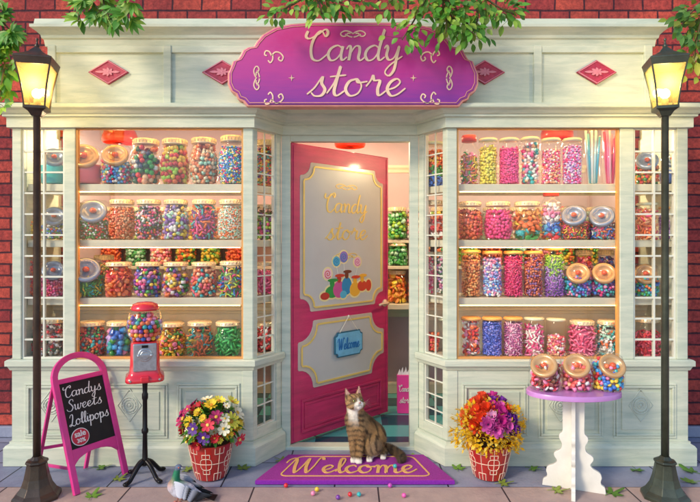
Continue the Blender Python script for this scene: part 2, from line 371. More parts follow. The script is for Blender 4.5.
# ---------------------------------------------------------------- script lettering (strokes drawn by hand)
G = {
 'a': (1.2, [[(.92,.82),(.6,1),(.2,.8),(.05,.4),(.25,.03),(.6,.12),(.88,.55),(.95,.95),(.88,.35),(1,.03),(1.28,.25)]]),
 'n': (1.2, [[(0,.75),(.15,.98),(.27,.8),(.22,.02),(.3,.5),(.55,.93),(.8,.92),(.86,.6),(.82,.2),(.97,.02),(1.25,.25)]]),
 'm': (1.75, [[(0,.75),(.15,.98),(.25,.8),(.2,.02),(.3,.5),(.5,.95),(.72,.9),(.75,.5),(.72,.02),(.82,.5),(1.05,.95),(1.28,.9),(1.33,.5),(1.32,.15),(1.5,.02),(1.8,.25)]]),
 'd': (1.25, [[(.9,.82),(.6,1),(.2,.8),(.05,.4),(.25,.03),(.6,.12),(.88,.6),(1.05,1.3),(1.15,2.05),(.97,1.2),(.88,.35),(1.02,.03),(1.32,.25)]]),
 'y': (1.2, [[(0,.8),(.12,1),(.22,.8),(.18,.35),(.38,.05),(.7,.25),(.92,.95),(.84,.2),(.74,-.6),(.45,-.98),(.18,-.75),(.45,-.3),(1.2,.3)]]),
 's': (.95, [[(-.05,.1),(.3,.5),(.62,1.12),(.62,.75),(.82,.38),(.68,.04),(.35,.0),(.15,.2)]]),
 't': (.85, [[(-.02,.15),(.3,.8),(.52,1.75),(.4,.9),(.34,.25),(.5,.02),(.85,.3)],[(.05,1.12),(.85,1.22)]]),
 'o': (1.05, [[(.58,1),(.2,.85),(.05,.4),(.3,.02),(.68,.15),(.82,.6),(.58,1),(.66,.78),(1.1,.85)]]),
 'r': (1.0, [[(0,.55),(.2,.9),(.28,1.2),(.38,.92),(.66,.88),(.6,.4),(.7,.03),(1.02,.3)]]),
 'e': (.9, [[(.05,.35),(.45,.5),(.68,.8),(.5,1),(.2,.8),(.08,.4),(.3,.02),(.62,.1),(.98,.45)]]),
 'c': (.85, [[(.7,.8),(.55,1),(.2,.8),(.06,.4),(.3,.02),(.6,.08),(.92,.35)]]),
 'l': (.6, [[(0,.2),(.35,.9),(.55,1.75),(.38,1.98),(.22,1.5),(.2,.45),(.35,.02),(.65,.25)]]),
 'i': (.55, [[(0,.4),(.18,.97),(.18,.3),(.32,.02),(.58,.25)],[(.25,1.38),(.28,1.46)]]),
 'p': (1.1, [[(0,.55),(.2,1.05),(.15,-.9),(.2,.4),(.48,.97),(.8,.8),(.8,.3),(.5,.0),(.26,.18)],[(.62,.03),(1.12,.3)]]),
 'w': (1.4, [[(0,.8),(.12,1),(.2,.75),(.18,.25),(.36,.02),(.58,.35),(.68,.95),(.66,.25),(.84,.02),(1.1,.4),(1.15,.98),(1.2,.82),(1.45,.88)]]),
 'S': (1.15, [[(1.05,1.55),(1,1.92),(.62,1.98),(.38,1.55),(.75,1.02),(.95,.5),(.62,.0),(.12,.08),(-.08,.42)]]),
 'L': (1.15, [[(.0,1.45),(.2,1.9),(.55,1.95),(.6,1.4),(.4,.5),(.12,.0),(-.15,.08),(.05,.28),(.5,.05),(.85,-.08),(1.2,.25)]]),
 'C': (1.3, [[(-.1,1.95),(-.2,1.6),(.05,1.45),(.6,1.75),(1.0,2.05),(1.2,1.85),(1.05,1.6),(.75,1.95),(.35,1.5),(.2,.8),(.35,.15),(.75,.0),(1.1,.25),(1.35,.5)]]),
 'W': (2.1, [[(-.35,1.35),(-.2,1.75),(.15,2),(.3,1.6),(.28,.7),(.4,.02),(.75,.8),(1.1,1.95),(1.02,.8),(1.15,.02),(1.5,.8),(1.8,1.9),(2.0,2.05),(2.1,1.8)]]),
}
rib = [0]
def script(mb, text, o, u, v, n, size, weight=.16, t=.004, slant=.12, width=None, sub=6, wave=None):
    """draws text with its left end of the baseline at o; size = x-height; width fits the run"""
    total = sum(G[c][0] if c != ' ' else .7 for c in text); kx = 1 if width is None else width/(total*size)
    x = 0
    for c in text:
        if c == ' ': x += .7; continue
        adv, st = G[c]
        for s in st:
            pts = catmull(s, sub); q = []
            for (a, b) in pts:
                yy = b+(wave(x/total) if wave else 0)
                q.append(o+u*((x+a+b*slant)*size*kx)+v*(yy*size))
            ws = []
            for i in range(len(q)):
                d = (q[min(i+1, len(q)-1)]-q[max(i-1, 0)]).normalized(); dn = -d.dot(v)
                ws.append(size*weight*(.62+.62*max(0, dn)))
            ws[0] *= .7; ws[-1] *= .7
            mb.ribbon(q, ws, n, .0002, t+.00015*rib[0], .0012); rib[0] = (rib[0]+1) % 4
        x += adv
def blocktext(name, text, m, parent, mtx, size, extr=.002):
    cu = bpy.data.curves.new(name, 'FONT'); cu.body = text; cu.size = size; cu.align_x = 'CENTER'; cu.extrude = extr; cu.offset = size*.02
    t = bpy.data.objects.new(name, cu); C.objects.link(t); bpy.context.view_layer.update()
    me = bpy.data.meshes.new_from_object(t.evaluated_get(bpy.context.evaluated_depsgraph_get())); me.materials.clear(); me.materials.append(m)
    bpy.data.objects.remove(t); o = bpy.data.objects.new(name, me); C.objects.link(o); o.parent = parent; me.transform(mtx); return o
UX = Vector((1, 0, 0)); UZ = Vector((0, 0, 1)); NY = Vector((0, -1, 0))
def frameM(o, u, v, n): return Matrix(((u.x, v.x, n.x, o.x), (u.y, v.y, n.y, o.y), (u.z, v.z, n.z, o.z), (0, 0, 0, 1)))
#==SETTING==
# ---------------------------------------------------------------- ground and pavement
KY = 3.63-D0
mb = MB(); mb.box(-40, 40, -40, KY, -.3, 0); tag(mb.build('warm_lit_pavement', M['warm_slab']), kind='structure')  # front slabs, tinted as if warmly lit
mb = MB(); mb.box(-40, 40, KY, .60, -.3, -.003); tag(mb.build('bluestone_pavement', M['slab']), kind='structure')
mb = MB(); mb.box(-400, 400, -400, 400, -.9, -.35); tag(mb.build('ground', M['soil']), kind='structure')
# ---------------------------------------------------------------- brick wall
wall = empty('brick_wall', (0, .57, 0)); tag(wall, 'old red brick wall surrounding the pale wooden shop front', 'wall')
mb = MB(); mb.box(-7, -2.30, 0, .14, 0, 2.6); mb.box(2.30, 7, 0, .14, 0, 2.6); mb.box(-7, 7, 0, .14, 2.6, 5.2)
mb.build('brickwork', M['brick'], wall)
mb = MB(); mb.box(-7, -2.42, -.035, 0, 0, .09); mb.box(2.42, 7, -.035, 0, 0, .09); mb.build('footing', M['slab'], wall, bevel=.008)
# ---------------------------------------------------------------- shop front
shop = empty('candy_shop', (0, 0, 0)); tag(shop, 'cream painted wooden candy shop with two bay windows and open crimson door', 'shop')
XC, XJ, YJ, XE = .693, .525, .287, 2.414
bayL = [(-XE, .57), (-XE, 0), (-XC, 0), (-XJ, YJ)]
pathfull = [(-XE, .57), (-XE, 0), (-XC, 0), (-XJ, YJ), (XJ, YJ), (XC, 0), (XE, 0), (XE, .57)]
mb = MB(); sweep(mb, pathfull, [(-.05, 2.40), (.025, 2.40), (.025, 2.470), (.045, 2.474), (.045, 2.488), (.058, 2.494), (.074, 2.512), (.098, 2.526), (.10, 2.532), (.10, 2.553), (.085, 2.56), (-.05, 2.56)])
mb.build('lower_cornice', M['paint'], shop)
# fascia with upper cornice
XF = 2.17
mb = MB(); mb.box(-XF, XF, .02, .57, 2.545, 3.16); mb.box(-2.40, -XF, .02, .57, 2.53, 2.552); mb.box(XF, 2.40, .02, .57, 2.53, 2.552); mb.build('fascia', M['paint'], shop)
mb = MB(); sweep(mb, [(-XF, .57), (-XF, .02), (XF, .02), (XF, .57)], [(-.05, 2.985), (.012, 2.985), (.018, 3.03), (.03, 3.04), (.034, 3.06), (.06, 3.085), (.085, 3.10), (.085, 3.12), (.065, 3.128), (.06, 3.165), (-.05, 3.17)])
mb.build('upper_cornice', M['paint'], shop)
for px in (53, 168, 537, 647):
    x = X(px, 4.02); mb = MB(); mb.box(x-.028, x+.028, -.004, .03, 2.555, 2.99); mb.build('fascia_batten', M['paint'], shop, bevel=.004)
mb = MB(); mb.box(-XF+.05, XF-.05, .004, .03, 2.94, 2.987); mb.build('fascia_rail', M['paint'], shop, bevel=.004)
# four diamond plaques with leaf relief
def diamond(px, py):
    o = Vector((X(px, 4.0), .018, Z(py, 4.0))); w, h = .146, .088
    mb = MB(); mb.plate([(-w, 0), (0, -h), (w, 0), (0, h)], o, UX, UZ, NY, 0, .014)
    p = mb.build('diamond_plaque', M['diamond'], shop, bevel=.003)
    mb = MB()
    ring = [(-w+.012, 0), (0, -h+.008), (w-.012, 0), (0, h-.008), (-w+.012, 0)]
    mb.ribbon([o+UX*a+UZ*b for a, b in ring], .007, NY, .013, .02)
    for k in range(8):
        a = k*math.pi/4; L = .085 if k % 4 == 0 else (.05 if k % 2 == 0 else .048)
        q = [(math.cos(a)*L*t+math.sin(t*5)*.004, math.sin(a)*L*.62*t) for t in (.15, .4, .65, .85, 1)]
        mb.ribbon([o+UX*a_+UZ*b_ for a_, b_ in q], [.006, .014, .018, .012, .003], NY, .013, .02+.0005*k)
    mb.lathe([(.014, 0), (.01, .008), (0, .01)], seg=12, mtx=frameM(o+NY*.013, UX, UZ, NY))
    mb.build('leaf_relief', M['diamond2'], p)
for px in (108, 222, 485, 597): diamond(px, 72)
# ---- bays
def mir(pts, s): return [(x*s, y) for x, y in pts]
ax = ((XJ-XC), YJ); LA = math.hypot(*ax); ax = (ax[0]/LA, ax[1]/LA)        # along the angled side for the right bay (x positive side goes inward)
for s in (-1, 1):
    fs = (lambda pts: [(x*s, y) for x, y in pts])
    # plinth and base wall
    path = [(XJ, YJ), (XC, 0), (XE, 0), (XE, .57)] if s > 0 else bayL
    mb = MB(); sweep(mb, path, [(-.12, 0.0), (.04, 0.0), (.04, .125), (.03, .14), (.012, .15), (.012, .165), (-.12, .165)])
    mb.build('plinth', M['paint'], shop)
    mb = MB(); mb.box(*sorted((s*(XC+.004), s*XE)), .0, .08, .165, .70); mb.box(*sorted((s*(XE-.06), s*XE)), .08, .57, .165, 2.41); b = mb.build('base_wall', M['paint'], shop)
    # sill
    mb = MB(); sweep(mb, path, [(-.06, .68), (.012, .68), (.016, .70), (.045, .708), (.045, .742), (.03, .75), (-.06, .75)] if False else [(-.05, .672), (.010, .672), (.022, .70), (.034, .704), (.034, .74), (.024, .748), (-.05, .748)])
    mb.build('sill', M['paint'], shop)
    # raised panel mouldings on the base
    pans = [(25, 86, 52), (93, 168, 130), (177, 240, None)] if s < 0 else [(462, 528, None), (538, 603, 560), (613, 676, 640)]
    for a, c, ros in pans:
        xa, xb = X(a, 4), X(c, 4); za, zb = Z(438, 4), Z(383, 4)
        mb = MB(); fr = .022
        for k, (w, t) in enumerate(((.0, .010), (.018, .016))):
            x0, x1, z0, z1 = xa+w, xb-w, za+w, zb-w; q = .016
            mb.box(x0, x1, -t, .0, z0, z0+q); mb.box(x0, x1, -t, .0, z1-q, z1); mb.box(x0, x0+q, -t+.0005, .0, z0+q, z1-q); mb.box(x1-q, x1, -t+.0005, .0, z0+q, z1-q)
        p = mb.build('panel', M['paint'], shop, bevel=.004)
        mb = MB(); mb.box(xa+.06, xb-.06, -.008, 0, za+.06, zb-.06); mb.build('panel_field', M['paint'], p, bevel=.005)
        if ros:
            o = Vector((X(ros, 4), -.008, Z(405, 4))); mb = MB()
            for rr, tr in ((.058, .006), (.042, .007), (.022, .006)):
                mb.tube([o+UX*math.cos(t)*rr+UZ*math.sin(t)*rr for t in [2*math.pi*i/28 for i in range(28)]], tr, 6, closed=True)
            mb.tube([o+UX*a_*.085+UZ*b_*.115 for a_, b_ in ((1, 0), (0, 1), (-1, 0), (0, -1))], .005, 6, closed=True)
            mb.ball(o, (.014, .008, .014), 10, 6)
            for k in range(12):
                t = k*math.pi/6; mb.ball(o+UX*math.cos(t)*.05+UZ*math.sin(t)*.05, .006, 6, 4)
            mb.build('rosette', M['relief'], p, smooth=True)
    # posts
    mp_ = (64+75)/2; glass = ((-2.35, -2.043), (-1.964, -.764)) if s < 0 else ((2.336, 2.029), (1.929, .764))
    (n0, n1), (m0, m1) = glass
    posts = [(s*XE, n0), (n1, m0), (m1, s*XC)]
    for a, c in posts:
        mb = MB(); mb.box(min(a, c), max(a, c), 0, .06, .748, 2.405); mb.build('post', M['paint'], shop, bevel=.005)
    # lower corner post
    mb = MB(); mb.box(*sorted((s*(XC), s*(XC+.075))), -.006, .0, .168, .67); mb.build('corner_board', M['paint'], shop, bevel=.003)
    pt = lambda q, off=0: ((XC+ax[0]*q+(-ax[1])*(-off))*1, ax[1]*q+(-ax[0])*(-off)*-1)
    nin = (ax[1], -ax[0])      # points into the shop (towards larger |x| and larger y)
    def ap(q, off): return (s*(XC+ax[0]*q+nin[0]*off), ax[1]*q+nin[1]*off)
    def aq(q0, q1, o0, o1): return [ap(q0, o0), ap(q1, o0), ap(q1, o1), ap(q0, o1)]
    for q0, q1 in ((.002, .05), (LA-.06, LA)):
        mb = MB(); mb.prism(aq(q0, q1, 0, .05), .165, 2.405); mb.build('post', M['paint'], shop, bevel=.004)
    mb = MB(); mb.box(*sorted((s*XJ, s*.457)), YJ, YJ+.07, 0, 2.405); mb.build('door_jamb', M['paint'], shop, bevel=.004)
    # windows
    def window(q):  # q: dict of helper returning footprint
        pass
    def win(kind, u0, u1, z0, z1, cols, zs, trim):
        """kind 'front' (u is x) or 'side' (u along the angled side)"""
        fp = (lambda a, b, o0, o1: [(a, o0), (b, o0), (b, o1), (a, o1)]) if kind == 'front' else aq
        mb = MB(); w = .014 if kind == 'front' else .009; hb_ = .006 if kind == 'front' else .0042; dp_ = (.016, .040) if kind == 'front' else (.022, .034)
        a, b_ = sorted((u0, u1))
        mb.prism(fp(a, b_, .012, .045), z0, z0+w); mb.prism(fp(a, b_, .012, .045), z1-w, z1)
        mb.prism(fp(a, a+w, .0125, .0445), z0+w, z1-w); mb.prism(fp(b_-w, b_, .0125, .0445), z0+w, z1-w)
        fr = mb.build('window', M['trim'] if trim else M['muntin'], shop, bevel=.002)
        mb = MB(); mb.prism(fp(a+w*.5, b_-w*.5, .026, .030), z0+w*.5, z1-w*.5); mb.build('pane', M['pane'], fr)
        if cols or zs:
            mb = MB()
            for k in range(1, cols):
                c = a+(b_-a)*k/cols; mb.prism(fp(c-hb_, c+hb_, *dp_), z0+w, z1-w)
            for z in zs: mb.prism(fp(a+w, b_-w, dp_[0]+.001, dp_[1]-.001), z-hb_, z+hb_)
            mb.build('muntin', M['muntin'], fr)
        return fr
    zz = [Z(y, 4.0) for y in (151, 172, 193, 214, 235, 256, 277, 298, 319, 340)]
    win('front', m0, m1, .748, 2.405, 0, [], True)
    win('front', n0, n1, .748, 2.405, 2, zz, False)
    win('side', .05, LA-.06, .748, 2.405, 2, [z for z in zz], False)
    win('side', .05, LA-.06, .235, .672, 2, [.34, .45, .56] if s > 0 else [.39, .53], False)
    mb = MB(); mb.prism(aq(.05, LA-.06, 0, .05), .165, .235); mb.build('bottom_rail', M['paint'], shop, bevel=.003)
mb = MB(); du_ = Vector((-ax[0], ax[1], 0)); script(mb, 'Candy store', Vector((-XC-ax[0]*.075, ax[1]*.075, Z(213, 4.12)))+Vector((ax[1], ax[0], 0))*-.0258, du_, UZ, Vector((ax[1], ax[0], 0)), .022, width=.175, weight=.2, t=.003); mb.build('pane_lettering', M['iron'], shop)
mb = MB(); mb.box(-.457, .457, YJ, YJ+.07, 2.355, 2.41); mb.build('door_head', M['paint'], shop, bevel=.003)
mb = MB(); mb.box(-XJ, XJ, YJ-.015, YJ+.09, -.05, .022); mb.build('threshold', M['paint'], shop, bevel=.004)
# ---------------------------------------------------------------- interior
YB = 1.85
mb = MB(); mb.prism([(-2.36, .09), (-.76, .09), (-.57, .36), (.57, .36), (.76, .09), (2.36, .09), (2.36, YB), (-2.36, YB)], -.06, .002); tag(mb.build('shop_floor', M['check']), kind='structure')
mb = MB(); mb.box(-2.6, 2.6, YB, YB+.1, 0, 3.05); mb.box(-2.6, -2.5, .72, YB, 0, 3.05); mb.box(2.5, 2.6, .72, YB, 0, 3.05)
tag(mb.build('shop_inner_wall', M['wallint']), kind='structure')
mb = MB(); mb.box(-2.6, 2.6, .72, YB+.1, 3.05, 3.15); tag(mb.build('shop_ceiling', M['ceil']), kind='structure')
ws = empty('wall_shelving', (0, YB, 0)); tag(ws, 'cream shelving along the back wall inside the shop', 'shelving')
for z, h, dp in ((1.60, .03, .24), (1.34, .03, .30), (.965, .05, .34)):
    mb = MB(); mb.box(-2.45, 2.45, -dp, -.002, z-h, z); mb.build('shelf', M['mould'], ws, bevel=.004)
mb = MB(); sweep(mb, [(-2.45, 0), (2.45, 0)], [(0, 2.30), (.02, 2.30), (.03, 2.33), (.05, 2.35), (.05, 2.375), (0, 2.38)]); mb.build('picture_rail', M['mould'], ws)
mb = MB(); sweep(mb, [(-2.45, 0), (2.45, 0)], [(0, .80), (.02, .80), (.03, .84), (.06, .88), (.06, .91), (0, .913)]); mb.build('dado_rail', M['mould'], ws)
mb = MB(); sweep(mb, [(-2.45, 0), (2.45, 0)], [(0, .005), (.02, .005), (.02, .10), (.012, .12), (0, .12)]); mb.build('skirting_board', M['mould'], ws)
# display shelving of each bay
SZ = [Z(184, 4.06), Z(240, 4.06), Z(298, 4.06), Z(358.5, 4.06)]
for s, nm in ((-1, 'left'), (1, 'right')):
    sh = empty('display_shelving', (0, 0, 0)); tag(sh, 'four cream display shelves inside the %s bay window' % nm, 'shelving', 'window display shelving')
    for i, z in enumerate(SZ):
        mb = MB(); mb.prism([(s*2.34, .065), (s*.735, .065), (s*.575, .33), (s*.575, .47), (s*2.34, .47)], z-(.052 if i < 3 else .02), z)
        mb.build('shelf', M['shelf'], sh, bevel=.004)
    for z in [SZ[0]-.052, SZ[1]-.052, SZ[2]-.052, 2.44]:
        mb = MB(); mb.box(*sorted((s*.80, s*2.0)), .072, .086, z-.006, z-.0005); mb.build('added_glow_strip', M['strip'], sh)  # unseen glowing strips, added to brighten the jars on each shelf
    mb = MB(); mb.box(*sorted((s*.58, s*2.33)), .43, .445, SZ[3]+.001, 1.10); mb.build('backboard', M['mould'], sh)
    mb = MB(); a_, b_ = sorted((s*.58, s*2.33)); sweep(mb, [(a_, .43), (b_, .43)], [(0, 1.02), (.018, 1.02), (.024, 1.04), (.036, 1.05), (.036, 1.07), (.05, 1.085), (.05, 1.10), (0, 1.101)]); mb.build('backboard_moulding', M['mould'], sh)
    mb = MB()
    for x in (.60, 2.30): mb.box(*sorted((s*x, s*(x+.03))), .44, .468, .0, SZ[3]-.02)
    mb.build('bracket', M['shelf'], sh)
# pendant lamps
def pendant(px, py, d, w, lab):
    p = P(px, py, d); r = w*d/F/2
    t = empty('pendant_lamp', p); tag(t, lab, 'lamp', 'coral pendant lamps inside the shop')
    mb = MB(); mb.lathe([(r*.93, .0), (r, .01), (r*1.0, .05), (r*.88, .10), (r*.6, .15), (r*.2, .175), (.012, .18), (.012, .2), (.008, .2), (.008, .178), (r*.58, .145), (r*.85, .098), (r*.96, .05), (r*.93, .0)][:14], seg=32)
    mb.build('lamp_shade', M['lamp_shade'], t, smooth=True)
    mb = MB(); mb.tube([(0, 0, .18), (0, 0, 3.05-p.z)], .005, 6); mb.build('cord', M['black'], t)
    mb = MB(); mb.ball((0, 0, .055), .035); mb.build('bulb', M['bulb'], t, smooth=True)
    l = bpy.data.lights.new('pendant_light', 'POINT'); l.energy = PEND; l.color = (1, .77, .45); l.shadow_soft_size = .05
    lo = bpy.data.objects.new('pendant_light', l); C.objects.link(lo); lo.location = p+Vector((0, 0, -.03)); lo.parent = None
PEND = 48
pendant(120, 143, 4.85, 34, 'coral pendant lamp behind the left bay window')
pendant(350, 147, 5.0, 31, 'coral pendant lamp above the open door')
pendant(557, 139, 4.85, 31, 'coral pendant lamp behind the right bay window')
# ---------------------------------------------------------------- the open door
hinge = Vector((-.452, YJ+.03, .028)); free = Vector((.35, 1.13, .028)); W = (free-hinge).length; DU = (free-hinge).normalized(); DN = Vector((DU.y, -DU.x, 0)); H = 2.325
door = MB(); q = lambda u0, u1, v0, v1, t0, t1, mb: mb.plate([(u0, v0), (u1, v0), (u1, v1), (u0, v1)], hinge, DU, UZ, DN, t0, t1)
def notched(x0, x1, y0, y1, r, k=6, step=.02):
    """outline with a small step and a concave bite at each corner"""
    out = []
    for cx, cy, a0 in ((x1, y0, 180), (x1, y1, 270), (x0, y1, 0), (x0, y0, 90)):
        sx = 1 if cx == x1 else -1; sy = 1 if cy == y1 else -1
        arc = [(cx+r*math.cos(R(a0-90*j/k)), cy+r*math.sin(R(a0-90*j/k))) for j in range(k+1)]
        if a0 == 180: pre, post = (cx-r-step*0, cy), (cx, cy+r)
        out += arc
    return out
def scallop(cx, cy, hw, hh, r, st=.018, bul=.02):
    """plate outline: straight edges, stepped shoulders, concave corners (clockwise quarter list mirrored)"""
    qd = [(hw, 0), (hw, hh-r-st)]
    qd += [(hw-st, hh-r-st+.004)]
    qd += [(hw-st-(r)*(1-math.cos(t))*1.0, hh-r-st+.004+r*math.sin(t)) for t in [R(90)*j/6 for j in range(1, 7)]]
    qd += [(hw-st-r-st, hh), (0, hh)]
    # corner should bulge outward slightly concave: reflect the arc
    c = (hw-st-r, hh-r-st+.004)
    res = []
    for x, y in qd: res.append((x, y))
    full = res+[(-x, y) for x, y in res[::-1][1:]]+[(-x, -y) for x, y in res[1:]]+[(x, -y) for x, y in res[::-1][1:-1]]
    return [(cx+x, cy+y) for x, y in full]
q(0, W, 0, H, -.05, 0, door); shopdoor = door.build('door', M['door'], shop, bevel=.006)
def oncave(x0, x1, y0, y1, r, st):
    """rectangle with stepped concave corners"""
    o = []
    def corner(cx, cy, sx, sy):
        a = [(cx-sx*(r+st), cy), (cx-sx*(r+st), cy-sy*st*.8)] if False else [(cx-sx*(r+st), cy)]
        for j in range(7):
            t = R(90)*j/6     # concave arc centred on the outer corner
            a.append((cx-sx*(st*.4)-sx*r*math.cos(t), cy-sy*(st*.4)-sy*r*math.sin(t)))
        a.append((cx, cy-sy*(r+st)))
        return a
    o += corner(x1, y1, 1, 1); o += corner(x1, y0, 1, -1)[::-1]; o += corner(x0, y0, -1, -1); o += corner(x0, y1, -1, 1)[::-1]
    return o
def doorpanel(u0, u1, v0, v1, r, nm):
    mb = MB(); mb.plate(oncave(u0-.03, u1+.03, v0-.03, v1+.03, r, .02), hinge, DU, UZ, DN, -.03, .004); mb.build('glass_surround', M['frostedge'], shopdoor, bevel=.003)
    mb = MB(); mb.plate(oncave(u0, u1, v0, v1, r, .02), hinge, DU, UZ, DN, .0, .008); g = mb.build('door_glass', M['frost'], shopdoor)
    mb = MB(); pts = oncave(u0+.004, u1-.004, v0+.004, v1-.004, r, .02); pts.append(pts[0])
    mb.ribbon([hinge+DU*a+UZ*b for a, b in pts], .014, DN, .0075, .013); mb.build('gold_line', M['goldline'], shopdoor)
doorpanel(.115, W-.105, 1.03, 2.16, .10, 'upper')
doorpanel(.095, W-.095, .42, .90, .15, 'lower')
mb = MB()
for (a, b_, c, d) in ((.10, W-.10, .06, .32),):
    for w, t in ((0, .010), (.03, .006)):
        k = .02
        q(a+w, b_-w, c+w, c+w+k, 0, t, mb); q(a+w, b_-w, d-w-k, d-w, 0, t, mb); q(a+w, a+w+k, c+w+k, d-w-k, 0, t-.0005, mb); q(b_-w-k, b_-w, c+w+k, d-w-k, 0, t-.0005, mb)
for a in (.018, W-.03): q(a, a+.012, .02, H-.02, 0, .006, mb)
mb.build('door_moulding', M['door'], shopdoor, bevel=.003)
mb = MB(); 
hc = hinge+DU*(W-.05)+UZ*1.0
mb.lathe([(.034, 0), (.034, .006), (.024, .012), (.014, .016), (.013, .05), (0, .052)], seg=20, mtx=frameM(hc, DU, UZ, DN))
mb.tube([hc+DN*.045, hc+DN*.052-DU*.03, hc+DN*.052-DU*.08+UZ*.004, hc+DN*.05-DU*.125-UZ*.006], [.013, .012, .010, .012], 10)
mb.build('door_handle', M['gold'], shopdoor, smooth=True)
mb = MB(); oo = lambda u, v: hinge+DU*u+UZ*v+DN*.008
def centred(mb, txt, uc, v, size, width, **k): script(mb, txt, oo(uc-width/2, v), DU, UZ, DN, size, width=width, **k)
centred(mb, 'Candy', W*.52, 1.80, .078, .50, weight=.18, t=.003); mb.build('door_lettering', M['goldline'], shopdoor); mb = MB(); centred(mb, 'store', W*.52, 1.575, .082, .49, weight=.18, t=.003)
def flourish(mb, o, u, v, n, w, h, wd, t=.003):
    for s in (-1, 1):
        for pts in ([(0, 0), (.25, .5), (.6, .75), (.9, .4), (1, -.2), (.8, -.7), (.55, -.5), (.62, -.1)], [(.05, -.9), (.3, -.7), (.5, -.3), (.4, .1), (.2, .05)]):
            mb.ribbon([o+u*(a*s*w)+v*(b*h) for a, b in catmull(pts, 5)], wd, n, .0002, t)
mb.build('door_lettering', M['goldline'], shopdoor)
for v_ in (2.02, 1.44): mb = MB(); flourish(mb, oo(W*.52, v_), DU, UZ, DN, .125, .025, .007); mb.build('ornament', M['goldline'], shopdoor)
# sticker of sweets and lollipops on the door glass
def disc(mb, uc, vc, ru, rv, t0, t1, seg=20): mb.plate([(uc+ru*math.cos(2*math.pi*k/seg), vc+rv*math.sin(2*math.pi*k/seg)) for k in range(seg)], hinge, DU, UZ, DN, t0, t1)
dec = {}
def dcol(h):
    if h not in dec: dec[h] = (mat('sticker_'+str(len(dec)), h, .5, var=.03))
    return dec[h]
cols = ['#f6e6a8', '#2f9a48', '#d85a9a', '#2f8fc4', '#f2b43a', '#d8442c', '#c23a2e', '#f4c8d8', '#9a7ac8', '#58b8d8', '#7a3e2a', '#f0f0e8']
mb = MB(); mats = [dcol(h) for h in cols]; us = W*.52; vb = 1.085
spec = [(-.17, .06, .075, .05, 1), (-.09, .075, .07, .07, 2), (-.0, .10, .06, .075, 3), (.10, .065, .065, .06, 4), (.19, .09, .06, .045, 5), (-.25, .03, .05, .03, 6), (-.04, .03, .04, .032, 9), (.27, .09, .035, .05, 5)]
lol = [(-.22, .21, .045, 7), (-.12, .31, .042, 9), (-.035, .345, .048, 8), (.13, .30, .042, 7)]
mb.cur = 0
for k, (a, b_, c, d, i) in enumerate(spec): disc(mb, us+a, vb+b_, c+.014, d+.014, .0075, .0095+.00003*k)
for k, (a, b_, c, i) in enumerate(lol): disc(mb, us+a, vb+b_, c+.012, c+.012, .0075, .0098+.00003*k)
for k, (a, b_, c, d, i) in enumerate(spec):
    mb.cur = i; disc(mb, us+a, vb+b_, c, d, .0095, .0110+.00008*k)
    if k < 4 or k == 4:
        mb.cur = (1, 6, 10, 4, 4)[k]; disc(mb, us+a, vb+b_+d+.015, c*.35, .03, .0095, .0118+.00008*k)
        mb.cur = (1, 5, 10, 5, 4)[k]; disc(mb, us+a+.01, vb+b_+d+.045, c*.8, .014, .0095, .0126+.00008*k)
for k, (a, b_, c, i) in enumerate(lol):
    mb.cur = i; disc(mb, us+a, vb+b_, c, c, .0095, .0112+.00005*k)
    mb.cur = (5, 3, 3, 2)[k]
    mb.ribbon([hinge+DU*(us+a+math.cos(t)*c*t/14)+UZ*(vb+b_+math.sin(t)*c*t/14) for t in [i_*.5 for i_ in range(2, 25)]], .006, DN, .011, .0128)
    mb.cur = 11; mb.ribbon([hinge+DU*(us+a)+UZ*(vb+b_-c), hinge+DU*(us+a*.8)+UZ*(vb+b_-c-.09)], .006, DN, .0098, .0104)
mb.build('sweets_sticker', mats, shopdoor)
# hanging blue welcome board on the door
hb = empty('hanging_board', tuple(hinge+DU*(W*.53)+UZ*.93+DN*.012)); tag(hb, 'small sky blue Welcome board hanging from a string on the open door', 'sign')
hi = Vector((0, 0, 0)); ub = DU
mb = MB(); mb.plate(oncave(-.165, .165, -.335, -.125, .028, .006), hi, DU, UZ, DN, .004, .016); e = mb.build('board_edge', M['blue_edge'], hb)
mb = MB(); mb.plate(oncave(-.155, .155, -.325, -.135, .026, .006), hi, DU, UZ, DN, .012, .019); mb.build('board', M['blue_sign'], hb)
mb = MB(); script(mb, 'Welcome', hi-DU*.13-UZ*.272+DN*.019, DU, UZ, DN, .048, width=.25, weight=.15, t=.003, slant=.05); mb.build('lettering', M['blue_ink'], hb)
mb = MB(); mb.tube([hi-DU*.11-UZ*.13+DN*.014, hi+DN*.012, hi+DU*.11-UZ*.13+DN*.014], .0028, 6); mb.ball(hi+DN*.01, .009, 8, 6); mb.build('string', M['plaster'], hb)
# ---------------------------------------------------------------- sign above the door
sign = empty('shop_sign', (X(353, 3.88), 3.88-D0, 0)); tag(sign, 'large magenta scalloped sign reading Candy store above the door', 'sign')
half = [(0, 23), (40, 23), (62, 24.5), (78, 28), (90, 35), (96, 42), (99, 47), (105, 48), (110, 51), (113, 57), (115, 60), (120, 62), (122, 68), (125, 75), (125, 85), (122, 92), (117, 95), (115, 100), (110, 102), (106, 107), (0, 107)]
k = 3.88/F
def sg(dx, py): return (dx*k, Z(py, 3.88))
def outl(sc, cy=66): 
    pts = [(dx*sc, cy+(py-cy)*(1-(1-sc)*2.6)) for dx, py in half]
    return [sg(*p) for p in pts]+[sg(-a, b) for a, b in pts[::-1][1:-1]]
O = Vector((0, 0, 0))
mb = MB(); mb.plate(outl(1.0), O, UX, UZ, NY, -.085, .012); mb.build('sign_rim', M['signrim'], sign, bevel=.004)
mb = MB(); mb.plate(outl(.984), O, UX, UZ, NY, .0, .020); mb.build('sign_board', M['sign'], sign, bevel=.003)
